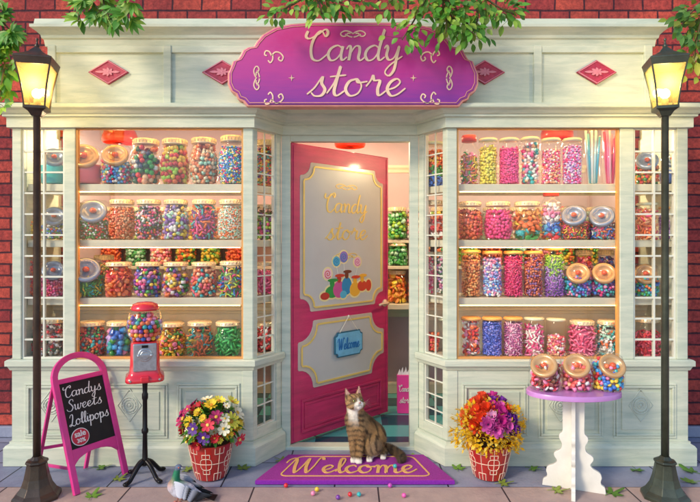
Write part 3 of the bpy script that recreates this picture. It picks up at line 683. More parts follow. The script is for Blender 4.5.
mb = MB(); po = outl(.968); po.append(po[0]); mb.ribbon([O+UX*a+UZ*b for a, b in po], .005, NY, .019, .024); mb.build('border_line', M['signrim'], sign)
mb = MB()
def sp(px, py): return Vector(((px-353)*k, -.020, Z(py, 3.88)))
script(mb, 'Candy', sp(307, 62), UX, UZ, NY, .105, width=.655, weight=.15, t=.006, slant=.1)
script(mb, 'store', sp(308, 97), UX, UZ, NY, .118, width=.655, weight=.15, t=.006, slant=.1)
mb.build('lettering', M['gold'], sign)
mb = MB()
def orn(px, py, w, h, rot=0):
    u = UX*math.cos(rot)+UZ*math.sin(rot); v = UZ*math.cos(rot)-UX*math.sin(rot); flourish(mb, sp(px, py), u, v, NY, w, h, .008, .004)
def curl(px, py, sx, sz, w=.08):
    for pts in ([(0, .1), (.3, .4), (.7, .35), (1, 0), (.85, -.35), (.6, -.2), (.7, 0)], [(0, .1), (-.2, .45), (-.5, .5), (-.6, .2), (-.4, .1)], [(.1, .2), (.1, -.2), (-.1, -.5), (-.3, -.3)]):
        mb.ribbon([sp(px, py)+UX*(a*sx*w)+UZ*(b*sz*w) for a, b in catmull(pts, 5)], .009, NY, .0002, .004)

ORN_START = 0
def one(fn, *a, **kw):
    global mb
    mb = MB(); fn(*a, **kw); mb.build('ornament', M['gold'], sign)
one(orn, 353, 35, .085, .026); one(orn, 257, 79, .08, .024, R(90)); one(orn, 449, 79, .08, .024, R(-90))
one(curl, 272, 58, 1, 1); one(curl, 272, 99, 1, -1); one(curl, 432, 58, -1, 1); one(curl, 432, 99, -1, -1)
for px in (292, 413):
    mb = MB()
    for u in (UX, UZ): mb.ribbon([sp(px, 79)-u*.022, sp(px, 79), sp(px, 79)+u*.022], [.001, .009, .001], NY, .0002, .004 if u is UX else .0045)
    mb.build('ornament', M['gold'], sign)
#==JARS==
# ---------------------------------------------------------------- sweets and jars
def ico(sub):
    t = (1+5**.5)/2; v = np.array([(-1,t,0),(1,t,0),(-1,-t,0),(1,-t,0),(0,-1,t),(0,1,t),(0,-1,-t),(0,1,-t),(t,0,-1),(t,0,1),(-t,0,-1),(-t,0,1)], float)
    f = [(0,11,5),(0,5,1),(0,1,7),(0,7,10),(0,10,11),(1,5,9),(5,11,4),(11,10,2),(10,7,6),(7,1,8),(3,9,4),(3,4,2),(3,2,6),(3,6,8),(3,8,9),(4,9,5),(2,4,11),(6,2,10),(8,6,7),(9,8,1)]
    v = [tuple(x/np.linalg.norm(x)) for x in v]
    for _ in range(sub):
        nf = []; c = {}
        def mid(a, b):
            k_ = (min(a, b), max(a, b))
            if k_ not in c:
                m = (np.array(v[a])+np.array(v[b]))/2; m /= np.linalg.norm(m); v.append(tuple(m)); c[k_] = len(v)-1
            return c[k_]
        for a, b, d in f:
            x, y, z = mid(a, b), mid(b, d), mid(d, a); nf += [(a, x, z), (b, y, x), (d, z, y), (x, y, z)]
        f = nf
    return np.array(v), np.array(f)
def tubemesh(pts, r, seg=6):
    mb = MB(); mb.tube(pts, r, seg); return tri(mb)
def tri(mb):
    T = []
    for f in mb.f:
        for i in range(1, len(f)-1): T.append((f[0], f[i], f[i+1]))
    return np.array([tuple(v) for v in mb.v]), np.array(T)
def _cube():
    mb = MB(); mb.box(-.8, .8, -.8, .8, -.6, .6); return tri(mb)
BASE = {'ball': ico(1), 'bead': ico(0), 'egg': None, 'stick': tubemesh([(0,0,-1.9),(0,0,-1.75),(0,0,1.75),(0,0,1.9)], [.35,.6,.6,.35], 6),
 'worm': tubemesh([(-1.9,0,0),(-1.2,.5,.2),(-.4,.6,0),(.4,-.1,-.2),(1.2,-.5,0),(1.9,0,.2)], [.25,.5,.5,.5,.5,.25], 6),
 'chunk': _cube(), 'slice': tri(MB().lathe([(.9,-.35),(1.1,-.15),(1.1,.15),(.9,.35)], seg=10)),
 'wrap': tri(MB().lathe([(.7,-1.9),(.15,-.95),(.75,-.5),(.85,0),(.75,.5),(.15,.95),(.7,1.9)], seg=7)),
 'twirl': tri(MB().lathe([(.9,-.3),(1.1,0),(.9,.3)], seg=9))}
_v, _f = BASE['ball']; BASE['egg'] = (_v*np.array([.85,.85,1.25]), _f)
nrng = np.random.default_rng(7)
def rotmats(n, full=True):
    a = nrng.normal(size=(n, 4)); a /= np.linalg.norm(a, axis=1)[:, None]; w, x, y, z = a.T
    return np.stack([np.stack([1-2*(y*y+z*z), 2*(x*y-w*z), 2*(x*z+w*y)], 1), np.stack([2*(x*y+w*z), 1-2*(x*x+z*z), 2*(y*z-w*x)], 1), np.stack([2*(x*z-w*y), 2*(y*z+w*x), 1-2*(x*x+y*y)], 1)], 1)
def scatter(pos, cs, shape, pal, bands=None):
    bv, bf = BASE[shape]; n = len(pos); Rm = rotmats(n)
    sc = cs*(nrng.uniform(.85, 1.12, n))
    V = np.einsum('nij,vj->nvi', Rm, bv)*sc[:, None, None]+pos[:, None, :]
    T = (bf[None]+(np.arange(n)*len(bv))[:, None, None]).reshape(-1, 3)
    P_ = np.array([lin(c) for c in pal]); ci = nrng.integers(0, len(pal), n)
    if bands is not None:   # palette halves laid down in layers
        ci = np.clip((bands(pos)*len(pal)+nrng.normal(0, .45, n)).astype(int), 0, len(pal)-1)
    col = (P_[ci]*.94+.03)*nrng.uniform(1.0, 1.35, n)[:, None]; col = np.clip(col, 0, 1)
    return V.reshape(-1, 3), T, np.repeat(col, len(bv), 0)
def candies(name, parent, Rf, z0, z1, cs, shape, pal, bands=False):
    pos = []; core_pts = []; k = 1.0 if shape in ('ball', 'bead', 'egg', 'chunk', 'slice', 'twirl') else 1.35
    cs = cs*1.2 if cs > .0075 else cs*1.1
    pad = cs*(1.0 if shape in ('ball', 'bead', 'egg') else 1.25)
    z = z0+cs; st = cs*1.62*k; first = True
    while z < z1:
        rings = [Rf(z)-pad]
        if first or z+st >= z1 or cs > .016: 
            r = rings[0]-cs*1.8
            while r > cs*.4: rings.append(r); r -= cs*1.9
        elif shape in ('stick', 'worm', 'wrap'): rings.append(rings[0]-cs*1.6)
        for ri, r in enumerate(rings):
            n = max(1, int(2*math.pi*r/(1.85*cs*k))); a0 = nrng.uniform(0, 6.28)
            for j in range(n):
                a = a0+2*math.pi*j/n+nrng.normal(0, cs*.28/max(r, cs)); rr = r-abs(nrng.normal(0, cs*.3))
                pos.append((rr*math.cos(a), rr*math.sin(a), z+nrng.normal(0, cs*.42)+(nrng.uniform(0, cs*1.6) if z+st >= z1 else 0)))
        z += st; first = False
    pos = np.array(pos)
    b = (lambda p: np.clip((p[:, 2]-z0)/(z1-z0), 0, .999)) if bands else None
    V, T, col = scatter(pos, cs, shape, pal, b)
    mb = MB(); zs = np.linspace(z0+cs*.5, z1-cs*1.1, 5); mb.lathe([(0, zs[0])]+[(max(.005, Rf(z)-pad-cs*1.1), z) for z in zs]+[(0, zs[-1])], seg=14)
    cv, ct = tri(mb); mean = np.array([lin(c) for c in pal]).mean(0)*.8
    T = np.concatenate([T, ct+len(V)]); V = np.concatenate([V, cv]); col = np.concatenate([col, np.repeat(mean[None], len(cv), 0)])
    return tag(npmesh(name, V, T, col, M['candy'], parent), kind='stuff')
PROF = {
 'round': [(.62,0),(.80,.02),(.94,.12),(1.0,.28),(1.0,.46),(.94,.62),(.83,.75),(.74,.81),(.73,.85),(.73,.90)],
 'barrel': [(.80,0),(.95,.02),(1,.08),(1.0,.72),(.95,.80),(.84,.85),(.82,.88),(.82,.92)],
 'tall': [(.92,0),(.98,.01),(1,.03),(1,.86),(.94,.90),(.90,.92),(.90,.95)],
 'bottle': [(.85,0),(.97,.02),(1,.08),(1,.66),(.92,.74),(.68,.82),(.62,.85),(.62,.90)],
 'slant': [(.80,0),(.97,.04),(1.04,.16),(1.05,.5),(1.0,.74),(.86,.92),(.62,.99),(.3,1.0),(0,1.0)],
 'open': [(.9,0),(.98,.02),(1,.06),(1,.5),(1,.62)]}
meshcache = {}
def radf(kind, r, h):
    p = PROF[kind]; zs = [b*h for a, b in p]; rs = [a*r for a, b in p]
    return lambda z: float(np.interp(z, zs, rs))*.955
def sharedmesh(key, make, name, parent):
    if key in meshcache:
        o = bpy.data.objects.new(name, meshcache[key]); C.objects.link(o); o.parent = parent; return o
    o = make(); meshcache[key] = o.data; return o
def jar(kind, x, y, z, r, h, lid, cand, label, group, rot=None, cat='jar'):
    """cand = (shape, size, palette, fill, bands)"""
    t = empty('candy_jar', (x, y, z+.0015)); tag(t, label, cat, group)
    rnd = random.Random(hash((round(x, 3), round(z, 3))) & 0xffff)
    t.rotation_euler.z = -math.atan2(x, y+D0)*.85+rnd.uniform(-.1, .1) if kind == 'slant' else rnd.uniform(0, 6)
    if rot is not None: t.rotation_euler.z = rot
    r_, h_ = round(r, 2 if False else 3), round(h, 3)
    def mk():
        p = [(a*r, b*h) for a, b in PROF[kind]]; t_ = .0035
        inner = [(max(a-t_, 0), max(b, .006)) for a, b in p][::-1]
        full = [(0, 0)]+p+inner+([(0, .006)] if inner[-1][0] > 0 else [])
        full = [(0, 0)]+p; mb = MB(); mb.lathe(full, seg=28); return mb.build('jar_glass', M['glass'], t, smooth=True)
    g = sharedmesh(('g', kind, r_, h_), mk, 'jar_glass', t)
    def mklid():
        mb = MB()
        if lid == 'gold':
            a = .80*r; z0, z1 = .87*h, 1.0*h; seg = 32; v = []; 
            mb.lathe([(a*.96, z0), (a*1.02, z0+.004), (a*1.02, z0+.010), (a*.97, z0+.013), (a*.97, z1-.008), (a*.9, z1), (0, z1)], seg=seg)
            for k_ in range(0, 22):
                q_ = 2*math.pi*k_/22; mb.box(0, 0, 0, 0, 0, 0) if False else mb.tube([(a*.975*math.cos(q_), a*.975*math.sin(q_), z0+.012), (a*.975*math.cos(q_), a*.975*math.sin(q_), z1-.006)], .0035, 5)
            return mb.build('lid', M['goldlid'], t, smooth=True)
        if lid == 'red':
            a = .72*r; mb.lathe([(a, .87*h), (a*1.05, .875*h), (a*1.05, .97*h), (a*.98, h), (0, h)], seg=28); return mb.build('lid', M['redlid'], t, smooth=True)
        if lid in ('wood', 'clear'):
            a = .95*r; mb.lathe([(a*.9, .925*h), (a*1.02, .93*h), (a*1.03, .975*h), (a*.9, h), (0, h*1.002)], seg=28); return mb.build('lid', M['woodlid' if lid == 'wood' else 'clearlid'], t, smooth=True)
        return None
    if lid in ('gold', 'red', 'wood', 'clear'): sharedmesh(('l', lid, kind, r_, h_), mklid, 'lid', t)
    if kind == 'slant':
        m_ = M['greylid'] if lid == 'grey' else M['tanlid']
        tilt = R(LT[0]) ; n = Vector((0, -math.cos(tilt), math.sin(tilt))); u = UX; v = n.cross(u) if False else Vector((0, math.sin(tilt), math.cos(tilt)))
        o = Vector((0, -.66*r, .70*h)); fm = frameM(o, u, v, n); a = .80*r
        def mkl():
            mb = MB(); mb.lathe([(a*.9, -.022), (a*.98, -.016), (a*1.02, .0), (a, .012), (a*.88, .018), (a*.66, .010), (a*.58, -.002), (a*.3, -.006), (0, -.006)], seg=32, mtx=fm); return mb.build('lid', m_, t, smooth=True)
        l = sharedmesh(('sl', lid, r_, h_), mkl, 'lid', t)
        def mkk():
            mb = MB(); mb.ball(o+n*.012, (.2*r, .2*r, .17*r), 14, 10); return mb.build('knob', M['knob'], l, smooth=True)
        kk = sharedmesh(('sk', r_, h_), mkk, 'knob', l)
    if cand:
        shape, cs, pal, fill, bands = cand
        if shape == 'powder':
            Rf = radf(kind, r, h); mb = MB(); zs = [.008, .02, fill*h*.5, fill*h*.93, fill*h]; mb.lathe([(0, .008)]+[(Rf(z_)*.985, z_) for z_ in zs]+[(Rf(fill*h)*.4, fill*h*1.08), (0, fill*h*1.1)], seg=24)
            cv, ct = tri(mb); o_ = npmesh('candies', cv, ct, np.repeat(np.array(lin(pal[0]))[None], len(cv), 0), M['candy'], t); tag(o_, kind='stuff')
        elif shape == 'canes':
            V = []; T = []; Cc = []; n0 = 0
            for k_ in range(11):
                a = 2*math.pi*k_/11; rr = r*.55; l_ = h*rnd.uniform(1.25, 1.5)
                b = Vector((rr*.7*math.cos(a), rr*.7*math.sin(a), .012)); e = Vector((r*.95*math.cos(a+rnd.uniform(-.5, .5)), r*.8*math.sin(a), l_*.72))
                v_, t_ = tubemesh([b, (b+e)/2, e, e+Vector((.001, 0, .004))], [.0085, .0085, .0085, .004], 8)
                V.append(v_); T.append(t_+n0); n0 += len(v_); Cc.append(np.repeat(np.array(lin(pal[k_ % len(pal)]))[None], len(v_), 0))
            tag(npmesh('candies', np.concatenate(V), np.concatenate(T), np.concatenate(Cc), M['candy'], t), kind='stuff')
        else:
            key = None
            candies('candies', t, radf(kind, r, h), .008, fill*h*rnd.uniform(.93, 1.0), cs, shape, pal, bands)
    return t
LT = [32]
Rd, Or, Yl, Gr, Lm, Bl, Tl, Pu, Pk, Hp, Wh, Nv, Lv, Pe, Mt, Br, Dg = '#d8202c', '#f0702a', '#f6cc38', '#2f9a3c', '#9ccf3a', '#2c6fd0', '#2fb0b4', '#7a3aa0', '#f28ab4', '#e62a7c', '#f4efe6', '#2a2c5c', '#b698d8', '#f8b488', '#a8dcc4', '#7a4426', '#1c5a34'
ORD = ['first', 'second', 'third', 'fourth', 'fifth', 'sixth', 'seventh', 'eighth', 'ninth']
DJ = 4.165
def row(win, shelfname, zi, items, group):
    z = SZ[zi]
    for it in items:
        kind, px, w, top, lid, cand, desc = it[:7]; d = it[7] if len(it) > 7 else DJ
        r = w*d/F/2*(1.06 if kind in ('round', 'slant') else 1.02); h = Z(top, d)-z
        if kind == 'slant': h *= .97
        jar(kind, X(px, d), d-D0, z, r, h, lid, cand, '%s, %s, %s' % (desc, shelfname, win), group)
GL, GRr = 'sweet jars in the left bay window', 'sweet jars in the right bay window'
row('left window', 'top shelf', 0, [
 ('slant', 85, 33, 145, 'tan', ('powder', 0, ['#f0707c'], .5, 0), 'tilted-mouth jar of smooth pink sherbet'),
 ('slant', 117, 29, 144, 'tan', ('ball', .0095, [Rd, Bl, Tl, Yl, Hp, Wh, '#3a9ad8'], .52, 0), 'tilted-mouth jar of blue and red balls'),
 ('round', 146, 30, 140, 'gold', ('ball', .0175, [Rd, Dg, Pe, Nv, Or, Wh, Gr], .80, 0), 'round jar of big red and green gumballs'),
 ('round', 175, 29, 140, 'gold', ('ball', .0150, [Rd, Yl, Or, Yl, Lm, Rd], .80, 0), 'round jar of yellow and orange gumballs'),
 ('round', 204, 29, 139, 'gold', ('chunk', .0135, [Or, Pe, '#f0905a', '#f4d8b0', Mt], .80, 0), 'round jar of peach sugar chunks'),
 ('round', 233, 29, 137, 'gold', ('ball', .0070, [Bl, Tl, Hp, Wh, Yl, '#3a9ad8'], .80, 0), 'round jar of tiny blue beads')], GL)
row('left window', 'second shelf', 1, [
 ('round', 78, 22, 203, 'gold', ('ball', .009, [Yl, Lm, Gr], .7, 0), 'half-hidden jar of yellow and green sweets', 4.33),
 ('slant', 95, 30, 199, 'grey', ('ball', .0075, [Dg, Wh, Rd, Gr, Br], .45, 0), 'tilted-mouth jar of dark green and white beads'),
 ('round', 122, 27, 200, 'gold', ('chunk', .0080, [Or, '#f0905a', '#e85a2a', Pe], .80, 0), 'round jar of orange granules'),
 ('round', 149, 27, 200, 'gold', ('egg', .0090, [Nv, Hp, Pk, Wh, Or, Dg], .82, 0), 'round jar of navy and pink comfits'),
 ('round', 176, 27, 200, 'gold', ('egg', .0125, [Pu, Lv, Yl, Mt, Pu, Wh], .80, 0), 'round jar of purple and yellow sugar eggs'),
 ('round', 204, 27, 200, 'gold', ('stick', .0100, [Or, Pu, Hp, Tl, '#d84a8a'], .80, 0), 'round jar of orange and purple sticks'),
 ('round', 231, 27, 200, 'gold', ('ball', .0062, [Wh, Pe, Mt, Or, '#d8d0c0'], .80, 0), 'round jar of tiny white pearls')], GL)
row('left window', 'third shelf', 2, [
 ('round', 104, 22, 255, 'gold', ('chunk', .010, [Yl, Lm, Or], .75, 0), 'jar of yellow gums standing behind the worms', 4.35),
 ('slant', 87, 31, 257, 'grey', ('worm', .0105, [Gr, Lm, Gr, Yl, Tl], .5, 0), 'tilted-mouth jar of green gummy worms'),
 ('round', 119, 29, 262, 'gold', ('slice', .0150, [Or, Rd, '#e85a2a', '#f08a3a'], .80, 0), 'round jar of orange and red fruit slices'),
 ('round', 148, 28, 262, 'gold', ('egg', .0125, [Pu, Gr, Pk, Nv, Yl, Hp, Bl], .82, 0), 'round jar of purple and green drops'),
 ('round', 176, 28, 262, 'gold', ('chunk', .0140, [Yl, Wh, Pk, Yl, Pu, Gr, Or], .80, 0), 'round jar of yellow and lilac shapes'),
 ('round', 204, 28, 262, 'gold', ('chunk', .0120, ['#f0705a', Pe, '#f05a6a', Tl, Or], .80, 0), 'round jar of salmon jelly chunks'),
 ('round', 232, 28, 261, 'gold', ('worm', .0105, [Bl, Gr, Yl, Hp, Tl, Lm], .80, 0), 'round jar of blue and green worms')], GL)
row('left window', 'bottom shelf', 3, [
 ('round', 92, 28, 321, 'gold', ('egg', .0100, [Or, Rd, Gr, Tl, '#e85a2a', Br], .82, 0), 'round jar of orange and green jelly beans'),
 ('round', 119, 27, 321, 'gold', ('chunk', .0190, [Tl, '#3a9ad8', Gr, Lv, Pk, Bl], .82, 0), 'round jar of large turquoise lumps'),
 ('round', 146, 27, 322, 'gold', ('ball', .0120, [Yl, Pk, Gr, Or], .8, 0), 'round jar hidden behind the gumball machine'),
 ('round', 172, 28, 322, 'gold', ('slice', .0125, [Yl, Or, Pk, Yl, Gr], .80, 0), 'round jar of yellow and orange slices'),
 ('round', 200, 28, 321, 'gold', ('worm', .0120, [Or, Tl, Or, Gr, Yl], .80, 0), 'round jar of orange and teal worms'),
 ('round', 228, 28, 321, 'gold', ('stick', .0120, ['#22b04a', Gr, '#3ac45a'], .72, 0), 'round jar of bright green sticks')], GL)
# narrow pane at the far left
W2 = 'narrow left window'
row(W2, 'top shelf', 0, [('slant', 54, 24, 146, 'grey', ('powder', 0, ['#49c4c8'], .5, 0), 'tilted-mouth jar of turquoise sugar')], GL)
row(W2, 'second shelf', 1, [('slant', 55, 24, 206, 'grey', ('ball', .008, [Rd, Yl, Gr, Bl, Wh], .42, 0), 'tilted-mouth jar of mixed hard candies'), ('round', 29, 15, 212, 'gold', ('ball', .009, [Or, Yl], .7, 0), 'small jar of amber balls')], GL)
row(W2, 'third shelf', 2, [('slant', 54, 24, 258, 'grey', ('chunk', .008, [Pk, '#f05a6a', Hp], .5, 0), 'tilted-mouth jar of rose pink crystals'), ('tall', 31, 15, 255, 'wood', ('ball', .009, [Or, '#e85a2a', Rd], .85, 0), 'tall jar of orange and red drops')], GL)
row(W2, 'bottom shelf', 3, [('round', 52, 27, 318, 'gold', ('wrap', .012, [Wh, Rd, Dg, Br, Wh], .80, 0), 'round jar of wrapped mints'), ('round', 27, 17, 326, 'gold', ('chunk', .01, [Dg, Gr, Rd], .8, 0), 'small jar of dark green gums')], GL)
# seen through the angled side window on the left
W3 = 'left bay, beside its angled side window'
for zi, sn, top, kind, cand, desc in ((0, 'top shelf', 141, 'round', ('ball', .0085, [Rd, Yl, Tl, Pu, Or, Gr], .8, 0), 'jar of rainbow balls'), (1, 'second shelf', 205, 'barrel', ('chunk', .012, [Pu, Gr, Hp, Lm], .8, 0), 'jar of purple and green gums'),
        (2, 'third shelf', 262, 'barrel', ('worm', .012, [Hp, Pk, '#e85a9a'], .7, 0), 'jar of pink twists'), (3, 'bottom shelf', 322, 'barrel', ('wrap', .0135, [Rd, Wh, Rd], .85, 0), 'jar of red and white wrapped sweets')):
    row('left bay, by the door', sn, zi, [(kind, 266, 23, top, 'gold', cand, desc, 4.35)], GL)
# ---- right bay
row('right window', 'top shelf', 0, [
 ('bottle', 469, 19, 136, 'red', ('worm', .009, [Yl, Or, Gr, Pk], .62, 0), 'red-capped bottle of little yellow worms'),
 ('tall', 488, 19, 139, 'clear', ('chunk', .0095, ['#f4e24a', '#f0d838', '#f6e86a'], .80, 0), 'tall canister of lemon yellow cubes'),
 ('tall', 509, 20, 139, 'clear', ('ball', .0075, ['#f23a94', Hp, '#f04a9a'], .78, 0), 'tall canister of hot pink balls'),
 ('tall', 530, 19, 138, 'clear', ('chunk', .0120, [Tl, Pk, Wh, Hp, Wh, Pe], .88, 0), 'tall canister of white and pastel shapes'),
 ('tall', 551, 19, 139, 'clear', ('ball', .0075, [Pk, Pe, '#f0705a', Wh, Hp], .78, 0), 'tall canister of peach and pink pearls'),
 ('tall', 572, 19, 139, 'clear', ('ball', .0072, [Lv, '#e86ab8', '#d8a8e0', Wh, Hp], .84, 0), 'tall canister of lilac and rose pearls'),
 ('open', 593, 17, 134, None, ('canes', 0, ['#b8dce8', '#5ab0d0', '#e8f0f4'], 1, 0), 'glass of pale blue sugar sticks'),
 ('open', 610, 14, 134, None, ('canes', 0, ['#f07ab0', '#f4b0cc', '#e0487c'], 1, 0), 'glass of pink sugar sticks')], GRr)
row('right window', 'second shelf', 1, [
 ('round', 470, 26, 202, 'gold', ('chunk', .0110, ['#e85a2a', Rd, '#f0705a', Or], .72, 0), 'round jar of coral red crystals'),
 ('round', 498, 28, 202, 'gold', ('ball', .0110, ['#e81a7c', '#f03a94', Hp], .70, 0), 'round jar of vivid magenta sweets'),
 ('round', 527, 29, 202, 'gold', ('slice', .0160, [Gr, Tl, Or, Yl, Or, '#f0a04a'], .72, 1), 'round jar of orange and lemon slices'),
 ('bottle', 551, 20, 190, 'red', ('slice', .0125, [Rd, '#5ab8e0', Bl, Wh, Wh, Pk, Wh], .72, 1), 'red-capped bottle of white and blue discs'),
 ('slant', 574, 27, 205, 'grey', ('stick', .0075, [Rd, Or, Gr, Br, Yl, Hp, Tl], .5, 0), 'tilted-mouth jar of multicoloured sticks'),
 ('slant', 602, 28, 206, 'grey', ('stick', .0080, [Tl, Hp, Wh, Pu, Or, Bl], .5, 0), 'tilted-mouth jar of teal and pink sticks')], GRr)
row('right window', 'third shelf', 2, [
 ('tall', 471, 20, 250, 'wood', ('egg', .0085, ['#e89a4a', '#d87a2a', '#f0b870', '#c8682a'], .86, 0), 'tall canister of caramel orange drops'),
 ('tall', 492, 20, 251, 'wood', ('egg', .0085, ['#5a90d8', '#a8c8f0', Wh, Pk, Lv], .88, 0), 'tall canister of pale blue and pink beans'),
 ('tall', 513, 19, 251, 'wood', ('stick', .0070, ['#ea2a78', '#f04a8a', '#d81a60'], .88, 0), 'tall canister of bright cerise sticks'),
 ('tall', 533, 19, 251, 'wood', ('egg', .0080, ['#c0502a', '#a83a2a', '#d8784a', '#8a5a9a'], .86, 0), 'tall canister of rust brown beans'),
 ('tall', 554, 20, 247, 'wood', ('stick', .0075, ['#8a4ab0', '#b070c8', Lv, Lm, Lm], .88, 1), 'tall canister of violet sticks under lime sweets'),
 ('round', 584, 18, 250, 'gold', ('ball', .009, [Rd, Pk, Hp], .8, 0), 'small jar of red balls at the back', 4.36),
 ('round', 606, 18, 250, 'gold', ('ball', .009, [Nv, Pu, Bl], .8, 0), 'small jar of navy balls at the back', 4.36),
 ('slant', 577, 26, 262, 'tan', ('ball', .0095, [Bl, Tl, Pu, Pk, '#3a9ad8', Dg], .55, 0), 'tilted-mouth jar of blue and teal balls'),
 ('slant', 603, 26, 262, 'tan', ('ball', .0100, [Hp, Bl, Tl, Nv, Pu, Pk], .55, 0), 'tilted-mouth jar of purple and pink balls')], GRr)
row('right window', 'bottom shelf', 3, [
 ('tall', 471, 20, 317, 'wood', ('slice', .0120, [Rd, Or, Wh, '#e85a2a', Wh, Pk], .88, 0), 'tall canister of red and white toffees'),
 ('tall', 492, 20, 317, 'wood', ('egg', .0070, ['#3a58c8', '#5a78e0', '#8a8ae0', '#2a48b0'], .86, 0), 'tall canister of royal blue beads'),
 ('tall', 513, 19, 317, 'wood', ('stick', .0068, ['#f0a0c8', '#d870a8', '#f4c8dc', '#b05a98'], .88, 0), 'tall canister of dusty rose sticks'),
 ('tall', 534, 20, 317, 'clear', ('stick', .0088, ['#f05a9a', Wh, Pk, '#e83a80', Wh], .74, 0), 'tall canister of pink and white sticks'),
 ('tall', 556, 19, 318, 'clear', ('ball', .0082, ['#e8607a', Pk, Pe, Wh, '#d84a5a'], .55, 0), 'half-full canister of strawberry balls'),
 ('barrel', 582, 28, 320, 'gold', ('worm', .0115, ['#f06a94', '#f490b4', '#e85080'], .80, 0), 'wide jar of rose pink liquorice'),
 ('barrel', 608, 24, 320, 'gold', ('wrap', .0120, [Tl, Wh, Or, Mt, Wh], .82, 0), 'wide jar of teal wrapped sweets')], GRr)
W4 = 'narrow right window'
row(W4, 'top shelf', 0, [('slant', 646, 24, 151, 'grey', ('chunk', .011, [Or, Yl, Rd, Gr, Or], .45, 0), 'tilted-mouth jar of orange cubes'), ('slant', 671, 20, 149, 'grey', ('powder', 0, ['#2a4c9c'], .4, 0), 'tilted-mouth jar of deep blue sugar')], GRr)
row(W4, 'second shelf', 1, [('barrel', 647, 20, 203, 'clear', ('stick', .010, [Or, Pe, '#f08a5a', Hp], .8, 0), 'clear-topped jar of peach sticks'), ('tall', 666, 14, 207, 'wood', ('ball', .008, [Lv, Pu], .7, 0), 'slim jar of lavender balls')], GRr)
row(W4, 'third shelf', 2, [('round', 660, 22, 254, 'gold', ('chunk', .01, [Mt, Tl], .7, 0), 'jar of mint cubes at the back', 4.36), ('slant', 645, 25, 263, 'tan', ('ball', .0095, [Tl, Gr, Bl, Or], .5, 0), 'tilted-mouth jar of teal and green balls')], GRr)
row(W4, 'bottom shelf', 3, [('barrel', 647, 27, 317, 'gold', ('worm', .0115, ['#e83a5a', '#f0607a', Rd], .62, 0), 'wide jar of strawberry red laces')], GRr)
row('right bay, by the door', 'top shelf', 0, [('barrel', 434, 24, 143, 'clear', ('ball', .009, [Bl, Bl, Gr, Gr, Or, Yl, Or], .8, 1), 'jar of blue, green and orange layers', 4.35)], GRr)
row('right bay, by the door', 'second shelf', 1, [('round', 434, 26, 201, 'gold', ('slice', .014, [Rd, '#f0705a', Wh, Or], .62, 0), 'round jar of red and white slices', 4.35)], GRr)
row('right bay, by the door', 'third shelf', 2, [('tall', 427, 14, 252, 'clear', ('ball', .009, [Pk, Wh, Hp], .85, 0), 'slim canister of pink and white balls', 4.33), ('tall', 442, 14, 252, 'clear', ('ball', .009, [Pk, Lv, Dg, Wh], .85, 0), 'slim canister of pink and dark mints', 4.37)], GRr)
row('right bay, by the door', 'bottom shelf', 3, [('round', 430, 20, 318, None, ('ball', .010, ['#f04a1a', Or, Rd], .5, 0), 'lidless jar half full of orange balls', 4.33), ('tall', 444, 13, 318, 'clear', None, 'empty slim clear canister', 4.38)], GRr)
# jars and bins on the shelves along the back wall
gb = 'sweet containers on the back wall shelves'
def backrow(z, top_h, pxs, kinds, name):
    for i, px in enumerate(pxs):
        kd, pal, shp, cs, dn = kinds[i % len(kinds)]
        d = 5.68; x = X(px, d)
        place = 'beside the open door' if px < 420 else 'behind right window'
        if px < 290: place = 'behind left window'
        jar(kd, x, d-D0, z, .115 if kd != 'tall' else .08, top_h, 'gold' if kd != 'tall' else 'wood', (shp, cs, pal, .85, 0), '%s, %s on %s back shelf, %s' % (dn, ORDN(i, pxs), name, place), gb)
ORDN2 = ['first', 'second', 'third', 'fourth', 'fifth', 'sixth', 'seventh', 'eighth', 'ninth', 'tenth', 'eleventh', 'twelfth']
def ORDN(i, pxs):
    side = [p for p in pxs if (p < 290) == (pxs[i] < 290) and ((290 <= p < 420) == (290 <= pxs[i] < 420))]
    return ORDN2[side.index(pxs[i])]
kA = [('barrel', [Yl, Lm, Or], 'chunk', .018, 'jar of yellow gums'), ('barrel', [Or, Rd, Pe], 'ball', .018, 'jar of orange balls'), ('barrel', [Gr, Lm, Mt], 'chunk', .018, 'jar of green gums'), ('barrel', [Pk, Pe, Wh], 'ball', .014, 'jar of pink pearls')]
kB = [('barrel', [Yl, Lm, Yl, Gr], 'chunk', .016, 'wide jar of lemon and lime sweets'), ('barrel', ['#e85a3a', Or], 'chunk', .014, 'wide jar of coral sweets'), ('barrel', [Gr, '#3aa85a', Mt], 'chunk', .016, 'wide jar of emerald sweets'), ('barrel', [Pk, Pe, Wh, '#e86a7a'], 'ball', .014, 'wide jar of blush pearls'), ('barrel', [Or, Gr, Yl], 'chunk', .016, 'wide jar of orange and green sweets')]
backrow(1.60, .33, [86, 112, 138, 164, 190, 216, 397, 417, 440, 466, 492, 518, 544, 570, 596], kA, 'upper')
backrow(1.34, .225, [86, 111, 136, 161, 186, 211, 236, 398, 420, 444, 468, 492, 516, 540, 564, 588, 612], kB, 'middle')
backrow(.965, .33, [397, 418], [('barrel', [Or, '#f0a04a', Yl], 'slice', .02, 'jar of amber slices'), ('barrel', [Or, Rd], 'slice', .02, 'jar of tangerine slices')], 'lower')
